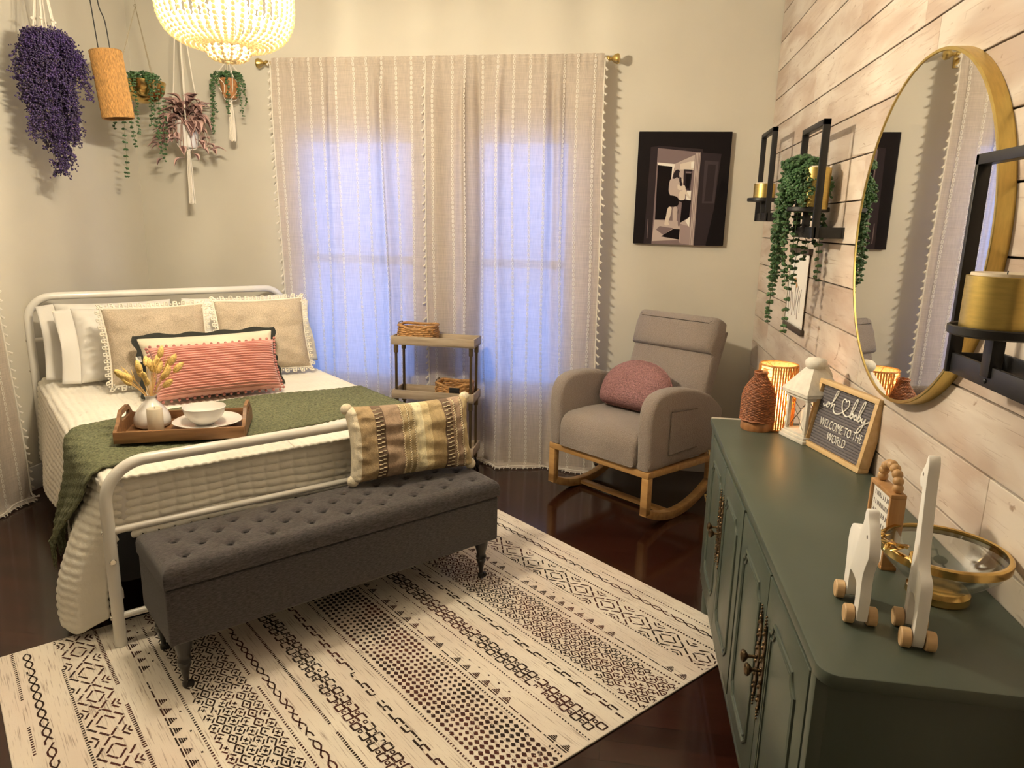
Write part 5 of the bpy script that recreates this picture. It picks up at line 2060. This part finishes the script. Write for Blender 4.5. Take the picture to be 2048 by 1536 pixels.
LG = [(.0001, 0), (.022, 0), (.025, .004), (.026, .085), (.022, .092), (.028, .098), (.028, .106), (.023, .112), (.030, .120), (.030, .132)]
for x in (bx + .022, XR - .06):
    for y in (DY0 + .07, DY1 - .065):
        mb = MB(); mb.lathe(LG, (x, y, .0078 if x < .5 and y > 2 else 0), 20); mb.build('leg', GREEN_PAINT, dr)
ys = [1.165, 1.525, 1.895, 2.265, 2.625]
zA, zB_ = .178, .752
ANTQ = mat('antique_bronze', (.16, .11, .06), .38, .95, var=(60, .5), bump=(160, .6))
for i in range(4):
    y0, y1 = ys[i] + .0025 + (.006 if i in (0, 2) else 0), ys[i + 1] - .0025 - (.006 if i in (1, 3) else 0)
    mb = MB(); mb.b2((bx - .018, y0, zA), (bx - .0005, y1, zB_), .003)
    d_ = mb.build('door', GREEN_PAINT, dr)
    # raised moulding with scalloped upper corners
    a, b, c, e = y0 + .060, y1 - .060, zA + .070, zB_ - .070
    sc_ = .030
    path = [(a, c + .03), (a + .03, c), (b - .03, c), (b, c + .03)]
    path += [(b, e - sc_)] + [(b - sc_ * math.sin(R(q)), e - sc_ + sc_ * (1 - math.cos(R(q)))) for q in (22, 45, 68, 90)] + [(b - sc_, e)]
    path += [(a + sc_, e)] + [(a + sc_ - sc_ * (1 - math.cos(R(q))) , e - sc_ * math.sin(R(q))) for q in (22, 45, 68, 90)]
    mo = MB()
    for off, rr_ in ((0, .0052), (.011, .0036)):
        cy_, cz_ = (a + b) / 2, (c + e) / 2
        P = [V((bx - .0185, y + (off if y < cy_ else -off), z + (off if z < cz_ else -off))) for y, z in path]
        mo.tube(P, rr_, 8, closed=True)
    mo.build('panel_moulding', GREEN_PAINT, d_)
    # ornate handle near the meeting edge
    hy = (y1 - .024) if i in (0, 2) else (y0 + .024)
    hx = bx - .018
    h_ = MB()
    zc = .535
    rn = random.Random(i)
    outline = []
    for q in range(25):
        s = q / 24
        z = zc - .105 + .21 * s
        w_ = .0035 + .011 * abs(math.sin(s * PI * 3)) * (1 - abs(2 * s - 1) ** 2) + .004 * math.sin(PI * s)
        outline.append((z, w_))
    pol = [(hy + w_, z) for z, w_ in outline] + [(hy - w_, z) for z, w_ in reversed(outline)]
    h_.prism(pol, hx - .005, hx, 'x', .0012, 1)
    for q in range(13):
        z = zc - .100 + .2 * q / 12
        h_.ball((hx - .005, hy + (.004 if q % 2 else -.004), z), .0048, 7, 5)
    for s in (-1, 1):
        for q in range(4):
            h_.ball((hx - .004, hy, zc + s * (.104 + .008 * q)), .0040 - .0004 * q, 7, 5)
    hp = h_.build('ornate_handle', ANTQ, d_)
    k_ = MB()
    k_.lathe([(.0045, 0), (.0038, .012), (.0042, .020), (.011, .025), (.0145, .029), (.0145, .033), (.010, .037), (.0001, .038)], (0, 0, 0), 18, M=Matrix.Translation((hx - .004, hy, zc - .005)) @ Matrix.Rotation(-PI / 2, 4, 'Y'))
    k_.build('knob', ANTQ, hp)

# ------------------------------------------------------------------ things on the dresser
Z = DZ
# wicker bottle diffuser
t = thing('wicker_diffuser', 'red-brown wicker bottle with wooden base on the far dresser end', 'diffuser', (.500, 2.618, Z))
REDW = mat('red_brown_wicker', (.30, .105, .040), .55, var=(80, .35), bump=(200, .4))
mb = MB(); mb.lathe([(.0001, 0), (.0535, 0), (.0555, .003), (.0555, .030), (.054, .032), (.0001, .032)], (0, 0, 0), 40); mb.build('wooden_base', wood('red_oak_base', (.30, .125, .045), (.42, .20, .08), .45, 6, 2), t)
vp = [(.0565, .034), (.058, .05), (.0585, .10), (.0570, .125), (.0520, .146), (.043, .164), (.032, .180), (.0235, .192), (.020, .200), (.0215, .210)]
def vrad(z):
    for (r0, z0), (r1, z1) in zip(vp, vp[1:]):
        if z <= z1:
            return lerp(r0, r1, (z - z0) / (z1 - z0))
    return vp[-1][0]
mb = MB()
nz = 40
for q in range(nz):
    z = lerp(.036, .209, q / (nz - 1))
    n = 96
    mb.tube([((vrad(z) + .0016 * math.sin(2 * PI * i / n * 20 + PI * q)) * math.cos(2 * PI * i / n), (vrad(z) + .0016 * math.sin(2 * PI * i / n * 20 + PI * q)) * math.sin(2 * PI * i / n), z) for i in range(n)], .0023, 5, closed=True)
mb.lathe([(r - .002, z) for r, z in vp], (0, 0, 0), 32)
mb.build('woven_body', REDW, t)
for z, r in ((.038, .060), (.211, .0225)):
    mb = MB(); mb.tube([(r * math.cos(2 * PI * i / 40), r * math.sin(2 * PI * i / 40), z + .0012 * math.sin(i * PI / 2)) for i in range(40)], .0034, 6, closed=True)
    mb.build('braided_band', REDW, t)

# rattan table lamp, lit
lx, ly = .567, 2.658
t = thing('rattan_table_lamp', 'glowing cylindrical rattan table lamp behind the wicker bottle', 'lamp', (lx, ly, Z))
RATT = mat('glowing_rattan_cane', (.62, .36, .12), .6, var=(60, .3), transl=.35)
mb = MB()
n = 46
hh = .236
for i in range(n):
    a = 2 * PI * i / n
    if math.cos(a - R(215)) > .93:
        continue
    mb.tube([((.0655 + .0012 * math.sin(z * 160 + PI * (i % 2))) * math.cos(a), (.0655 + .0012 * math.sin(z * 160 + PI * (i % 2))) * math.sin(a), z) for z in [.002 + (hh - .004) * q / 34 for q in range(35)]], .0034, 6)
for q in range(16):
    z = .012 + (hh - .024) * q / 15
    mb.tube([((.0655 + .0022 * math.cos(i * PI)) * math.cos(2 * PI * i / n), (.0655 + .0022 * math.cos(i * PI)) * math.sin(2 * PI * i / n), z) for i in range(n)], .0011, 5, closed=True)
mb.build('rattan_shade', RATT, t)
mb = MB(); mb.lathe([(.0615, .004), (.0620, .004), (.0620, hh - .003), (.0615, hh - .003)], (0, 0, 0), 40); mb.build('paper_liner', mat('translucent_liner', (.85, .68, .42), .9, transl=.75), t)
mb = MB()
for z in (.003, hh):
    mb.tube([(.0655 * math.cos(2 * PI * i / 40), .0655 * math.sin(2 * PI * i / 40), z) for i in range(40)], .0034, 6, closed=True)
for a in (0, 2.1, 4.2):
    mb.tube([(0, 0, hh - .02), (.063 * math.cos(a), .063 * math.sin(a), hh - .004)], .0012, 5)
mb.build('wire_ring', RATT, t)
mb = MB(); mb.lathe([(.0001, 0), (.045, 0), (.045, .008), (.012, .014), (.011, .06), (.0001, .061)], (0, 0, 0), 20); mb.build('lamp_base', POLE, t)
mb = MB(); mb.lathe([(.010, .06), (.022, .085), (.026, .105), (.020, .128), (.0001, .138)], (0, 0, 0), 16); mb.build('bulb', glowing_glass('lamp_bulb_glow', (1.0, .70, .34), 25.0), t)
ld = bpy.data.lights.new('table_lamp_light', 'POINT'); ld.energy = TABLE_LAMP_W; ld.color = (1.0, .72, .38); ld.shadow_soft_size = .028
lo_ = bpy.data.objects.new('table_lamp_light', ld); COL.objects.link(lo_); lo_.parent = t; lo_.location = (0, 0, .112)
mb = MB(); mb.tube(crom([(-.066, -.018, .004), (-.082, -.030, .010), (-.080, -.045, .012), (-.068, -.050, .004), (-.055, -.058, .003)], 5), .0022, 6); mb.build('power_cord', BLACK, t)

# white lantern
t = thing('lantern', 'white wooden lantern with X wire panes behind the letter board', 'lantern', (.660, 2.530, Z), R(22))
t.scale = (.87, .87, 1)
LW = mat('chalky_white_paint', (.70, .66, .58), .7, var=(40, .08), bump=(90, .3))
mb = MB(); mb.b2((-.080, -.080, 0), (.080, .080, .012), .002); mb.b2((-.074, -.074, .012), (.074, .074, .022), .002); mb.b2((-.068, -.068, .022), (.068, .068, .030), .001); mb.build('lantern_base', LW, t)
for sx in (-1, 1):
    for sy in (-1, 1):
        mb = MB(); mb.b2((sx * .066, sy * .066, .028), (sx * .052, sy * .052, .150), .001); mb.build('corner_post', LW, t)
WIRE = mat('dark_wire', (.10, .08, .06), .4, .7)
for k in range(4):
    M_ = Matrix.Rotation(k * PI / 2, 4, 'Z')
    mb = MB()
    for sg in (-1, 1):
        mb.tube([M_ @ V((-.054, -.060, .032 if sg > 0 else .146)), M_ @ V((.054, -.060, .146 if sg > 0 else .032))], .0012, 5)
    mb.build('cross_wire', WIRE, t)
mb = MB(); mb.b2((-.072, -.072, .148), (.072, .072, .160), .002); mb.b2((-.082, -.082, .160), (.082, .082, .172), .002)
mb.add([(-.084, -.084, .172), (.084, -.084, .172), (.084, .084, .172), (-.084, .084, .172), (-.026, -.026, .252), (.026, -.026, .252), (.026, .026, .252), (-.026, .026, .252)], [(0, 1, 5, 4), (1, 2, 6, 5), (2, 3, 7, 6), (3, 0, 4, 7), (4, 5, 6, 7), (3, 2, 1, 0)])
mb.build('pyramid_roof', LW, t, smooth=False)
mb = MB(); mb.lathe([(.0001, .250), (.032, .252), (.038, .258), (.042, .268), (.039, .278), (.030, .286), (.0001, .290)], (0, 0, 0), 24, squash=lambda a, z: 1 + .02 * math.sin(9 * a)); mb.build('roof_cap', LW, t)
mb = MB()
mb.prism([(.036, .268), (.052, .262), (.075, .232), (.080, .218), (.068, .216), (.050, .240), (.036, .252)], -.006, .006, 'y', .002, 1); mb.build('strap_handle', LW, t)
mb = MB(); mb.lathe([(.0001, 0), (.030, 0), (.030, .075), (.0001, .078)], (0, 0, .031), 24)
c_ = mb.build('candle', mat('white_lantern_wax', (.78, .74, .66), .5), None); c_.location = (.660, 2.530, Z); c_.rotation_euler = (0, 0, R(22))
tag(c_, 'white pillar candle inside the white lantern', 'candle')

# letter board
SX = V((.299, -.954, 0)); SN = V((-.954, -.299, 0))
t = thing('letter_board', 'grey felt letter board in pine frame reading oh baby welcome to the world', 'sign')
SW, SH, SD = .311, .232, .036
LBM = Matrix((V((SX.x, SX.y, 0, 0)), V((-SN.x, -SN.y, 0, 0)), V((0, 0, 1, 0)), V((0, 0, 0, 1)))).transposed()
t.matrix_world = Matrix.Translation(V((.626, 2.467, Z + .001))) @ LBM @ Matrix.Rotation(R(-10.5), 4, 'X')
# local: x right, y back, z up
mb = MB()
fw = .016
for lo, hi in (((0, 0, 0), (SW, SD, fw)), ((0, 0, SH - fw), (SW, SD, SH)), ((0, 0, fw), (fw, SD, SH - fw)), ((SW - fw, 0, fw), (SW, SD, SH - fw))):
    mb.b2(lo, hi, .0015)
mb.build('pine_frame', wood('pale_pine_frame', (.58, .38, .17), (.70, .50, .26), .5, 6, 0), t)
mb = MB()
FELT = mat('grey_felt', (.15, .135, .145), .95, bump=(400, .4))
nr = 21
sp = (SH - 2 * fw) / nr
for q in range(nr):
    mb.b2((fw, .0125, fw + q * sp + sp * .16), (SW - fw, .022, fw + (q + 1) * sp - sp * .02), .0012)
mb.b2((fw, .016, fw), (SW - fw, .030, SH - fw))
mb.build('felt_board', FELT, t)
LETW = mat('white_plastic_letter', (.82, .79, .73), .4)
def text_mesh(s, size, x, z, name, parent, m_, sx=1.0, y=.0125, depth=.0016, extra=0.0):
    cu = bpy.data.curves.new('letters', 'FONT')
    cu.body = s
    cu.size = size
    cu.extrude = depth
    cu.offset = extra
    cu.align_x = 'CENTER'
    o = bpy.data.objects.new('tmp', cu)
    COL.objects.link(o)
    dg = bpy.context.evaluated_depsgraph_get()
    me = bpy.data.meshes.new_from_object(o.evaluated_get(dg))
    bpy.data.objects.remove(o)
    me.transform(Matrix.Translation((x, y, z)) @ Matrix.Rotation(PI / 2, 4, 'X') @ Matrix.Diagonal((sx, 1, 1, 1)))
    me.materials.clear()
    me.materials.append(m_)
    ob = bpy.data.objects.new(name, me)
    COL.objects.link(ob)
    ob.parent = parent
    return ob
text_mesh('WELCOME TO THE', .040, SW * .515, .083, 'letters_welcome', t, LETW, .655, extra=-.0003)
text_mesh('WORLD', .040, SW * .50, .045, 'letters_world', t, LETW, .68, extra=-.0003)
def stroke(pts, mb, r=.0024):
    # pts on the board in crop units (x 0..100, y 0..100 up) mapped to the board area
    P = [V((fw + p[0] / 100 * (SW - 2 * fw), .0105, fw + p[1] / 100 * (SH - 2 * fw))) for p in pts]
    mb.tube(crom(P, 6), r, 6)
mb = MB()
stroke([(9, 69), (11, 66), (15, 68), (19, 73), (17, 74), (15.5, 71), (16.5, 66.5), (19, 66.5), (20.5, 70), (19.5, 73.5), (21, 72.5), (23, 73)], mb)
stroke([(23, 73), (27, 80), (30.5, 91), (31, 96), (29, 96.5), (27.2, 90), (25.5, 78), (24.5, 66.5)], mb)
stroke([(24.5, 66.5), (26.5, 71.5), (28.8, 74.5), (30, 73), (29.5, 68.5), (31, 64), (35, 61), (41, 62), (48, 68), (53, 75), (55.5, 82), (54.5, 87), (52, 88), (49.5, 85.5), (47.5, 88), (44.5, 88), (43, 84), (43.8, 77), (46.5, 70.5), (51, 65.5), (56, 63.5), (60, 65.5), (63.5, 71), (66.5, 81), (68, 91), (67.5, 95), (65.8, 94.5), (64, 87), (62.4, 74), (61.8, 64)], mb)
stroke([(62, 65), (63.5, 70), (65.8, 71.5), (67, 68), (65.5, 63.8), (63.5, 64.3), (67, 66.5), (69, 70.5), (71.5, 72), (72.6, 70)], mb)
stroke([(72.6, 71), (70.5, 70), (69.6, 66.5), (71, 64), (73, 66.5), (73.2, 70.5), (73.4, 66), (75, 64), (77, 69), (79.5, 80), (81.5, 91), (81.2, 96), (79.2, 95), (77.2, 86), (76, 74), (75.8, 64.5)], mb)
stroke([(75.8, 64.5), (77.2, 70), (79.4, 71.5), (80.6, 68), (79.2, 64.2), (77.6, 64.6), (81, 66.2), (83, 70.5), (83.4, 66.5), (85, 64.5), (87.2, 67.5), (88.6, 71.5), (87.6, 63), (85.6, 53.5), (82.6, 47.5), (80.6, 48.5), (81.8, 54.5), (86.5, 61), (92, 66.5), (96, 70)], mb)
mb.build('script_letters', LETW, t)

# bead-handled wooden block sign
t = thing('block_sign', 'small wooden box sign with white text card and a bead arch handle', 'sign', (.590, 1.576, Z), R(3))
BW2 = wood('tan_box_wood', (.36, .18, .065), (.48, .27, .11), .5, 6, 2)
mb = MB()
hx_, hy_, hz_ = .016, .056, .172
for lo, hi in (((-hx_, -hy_, 0), (hx_, hy_, .009)), ((-hx_, -hy_, hz_ - .009), (hx_, hy_, hz_)), ((-hx_, -hy_, .009), (hx_, -hy_ + .008, hz_ - .009)), ((-hx_, hy_ - .008, .009), (hx_, hy_, hz_ - .009)), ((hx_ - .006, -hy_ + .008, .009), (hx_, hy_ - .008, hz_ - .009))):
    mb.b2(lo, hi, .0012)
mb.build('box_frame', BW2, t)
mb = MB(); mb.b2((-hx_ + .006, -hy_ + .008, .009), (-hx_ + .0085, hy_ - .008, hz_ - .009)); cd_ = mb.build('text_card', mat('white_card', (.80, .77, .72), .8), t, smooth=False)
mb = MB()
rn = random.Random(9)
for r_ in range(6):                                          # lines of small illegible print
    z = .142 - .021 * r_
    y = hy_ - .016 - rn.uniform(0, .008)
    while y > -hy_ + .018:
        w_ = rn.uniform(.0022, .0042)
        mb.b2((-hx_ + .0052, y - w_, z), (-hx_ + .0062, y - w_ + .0014, z + .0105))
        if rn.random() > .4:
            q = rn.choice((0, .0045, .009))
            mb.b2((-hx_ + .0052, y - w_, z + q), (-hx_ + .0062, y, z + q + .0014))
        y -= w_ + .0026 + (.004 if rn.random() > .75 else 0)
mb.build('print', mat('grey_print_ink', (.18, .15, .15), .8), cd_, smooth=False)
BEADW = wood('light_bead_wood', (.42, .235, .09), (.56, .35, .16), .45, 8, 2)
for i in range(9):
    a = PI * i / 8
    mb = MB(); mb.ball((.002, .040 * math.cos(a), hz_ + .010 + .038 * math.sin(a)), .0112, 16, 10); mb.build('handle_bead', BEADW, t)

# push-along toys
TOYW = mat('white_painted_toy', (.88, .86, .81), .45, bump=(60, .05))
WHEEL = wood('pale_beech_wheel', (.52, .33, .16), (.66, .46, .25), .5, 6, 0)
def toy(name, label, loc, rz, outline, eye_marks, th, wheels, wr):
    t = thing(name, label, 'toy', loc, rz)
    mb = MB()
    P = [(p.x, p.z) for p in crom([(a, 0, b) for a, b in outline], 4)]
    mb.prism(P, -th / 2, th / 2, 'x', .0018, 2)
    bo = mb.build('animal_cutout', TOYW, t, ang=30)
    for (a, b, r_) in eye_marks:
        hb = MB()
        for s in (-1, 1):
            hb.lathe([(.0001, 0), (r_, 0), (r_ * .9, .0006), (.0001, .0004)], (0, 0, 0), 14, M=Matrix.Translation((s * th / 2, a, b)) @ Matrix.Rotation(s * PI / 2, 4, 'Y'))
        hb.build('eye_shade_disc', mat('painted_hole_shade', (.20, .18, .16), .9), bo)  # surface disc, nothing drilled; the eye hole's shade is put into its colour
    for y in wheels:
        ax = MB(); ax.tube([(-.026, y, wr), (.026, y, wr)], .003, 8); ax.build('axle', WHEEL, t)
        for s in (-1, 1):
            w = MB(); w.lathe([(.0001, 0), (wr - .002, 0), (wr, .002), (wr, .015), (wr - .002, .017), (.0001, .017)], (0, 0, 0), 28, M=Matrix.Translation((s * (th / 2 + .0015), y, wr)) @ Matrix.Rotation(s * PI / 2, 4, 'Y')); w.build('wheel', WHEEL, t)
    return t
BEAR = [(-.060, .012), (-.035, .012), (-.030, .050), (-.022, .062), (.022, .062), (.030, .050), (.035, .012), (.062, .012), (.066, .055), (.072, .100), (.060, .128), (.030, .140), (-.005, .146), (-.020, .165), (-.026, .186), (-.040, .190), (-.050, .178), (-.062, .168), (-.076, .150), (-.082, .128), (-.070, .108), (-.060, .085), (-.062, .05)]
toy('push_along_bear', 'white wooden bear toy on beech wheels, left of the two toys on the dresser', (.468, 1.330, Z), R(-6), [(a * 1.08, b * 1.17) for a, b in BEAR], [(-.062, .178, .004)], .019, (-.046, .050), .0175)
GIR = [(-.045, .012), (-.024, .012), (-.020, .075), (.020, .078), (.024, .012), (.046, .012), (.046, .09), (.040, .125), (.010, .140), (-.008, .175), (-.020, .235), (-.028, .285), (-.030, .315), (-.042, .330), (-.052, .312), (-.070, .292), (-.078, .276), (-.066, .264), (-.050, .262), (-.046, .20), (-.044, .14), (-.048, .09)]
toy('push_along_giraffe', 'tall white wooden giraffe toy on beech wheels, in front of the glass bowl', (.545, 1.253, Z), R(-10), [(-a, b) for a, b in GIR][::-1], [(.056, .290, .0035)], .019, (-.036, .036), .0175)

# glass bowl with antler rim
t = thing('glass_bowl', 'glass fruit bowl with gold rim, leafy gold handle and gold foot', 'bowl', (.653, 1.425, Z))
mb = MB()
RB = .112
out = [(.030, .024), (.055, .030), (.080, .048), (.104, .072), (RB, .098)]
mb.lathe(out + [(r - .003, z) for r, z in out[::-1]], (0, 0, 0), 56)
mb.build('glass_body', clear_glass('bowl_glass', (.93, .95, .93), .12), t, ang=60)
mb = MB(); mb.lathe([(RB + .001, .088), (RB + .004, .089), (RB + .0045, .104), (RB + .001, .107), (RB - .005, .106), (RB - .005, .102)], (0, 0, 0), 64); mb.build('gold_rim', MATS['polished_gold'], t, ang=30)
mb = MB(); mb.lathe([(.0001, .0), (.056, .0), (.058, .003), (.057, .016), (.050, .024), (.030, .028), (.0001, .028)], (0, 0, 0), 44); mb.build('gold_foot', MATS['polished_gold'], t, ang=30)
mb = MB()
for k, (a0, r0) in enumerate(((R(192), .0), (R(205), .004), (R(178), .003))):
    base = V((math.cos(a0) * RB, math.sin(a0) * RB, .106))
    tw = V((-math.sin(a0), math.cos(a0), 0))
    mb.tube(crom([base - tw * .085 + V((.008, 0, -.004)), base - tw * .045 + V((0, 0, .006)), base + V((-.004, 0, .012 + r0)), base + tw * .035 + V((-.012, .006 * k, .022 + r0)), base + tw * .06 + V((-.022 - .008 * k, .012 * k, .030))], 6), .003, 7, radii=None)
for k in range(5):
    a = R(165 + 14 * k)
    c_ = V((math.cos(a) * (RB + .006), math.sin(a) * (RB + .006), .112 + .006 * (k % 2)))
    mb.ball((0, 0, 0), .013, 10, 6, M=Matrix.Translation(c_) @ Matrix.Rotation(a + .6 * (-1) ** k, 4, 'Z') @ Matrix.Rotation(R(25), 4, 'Y'), sc=(1.3, .45, .18))
mb.build('twig_handle', MATS['polished_gold'], t)
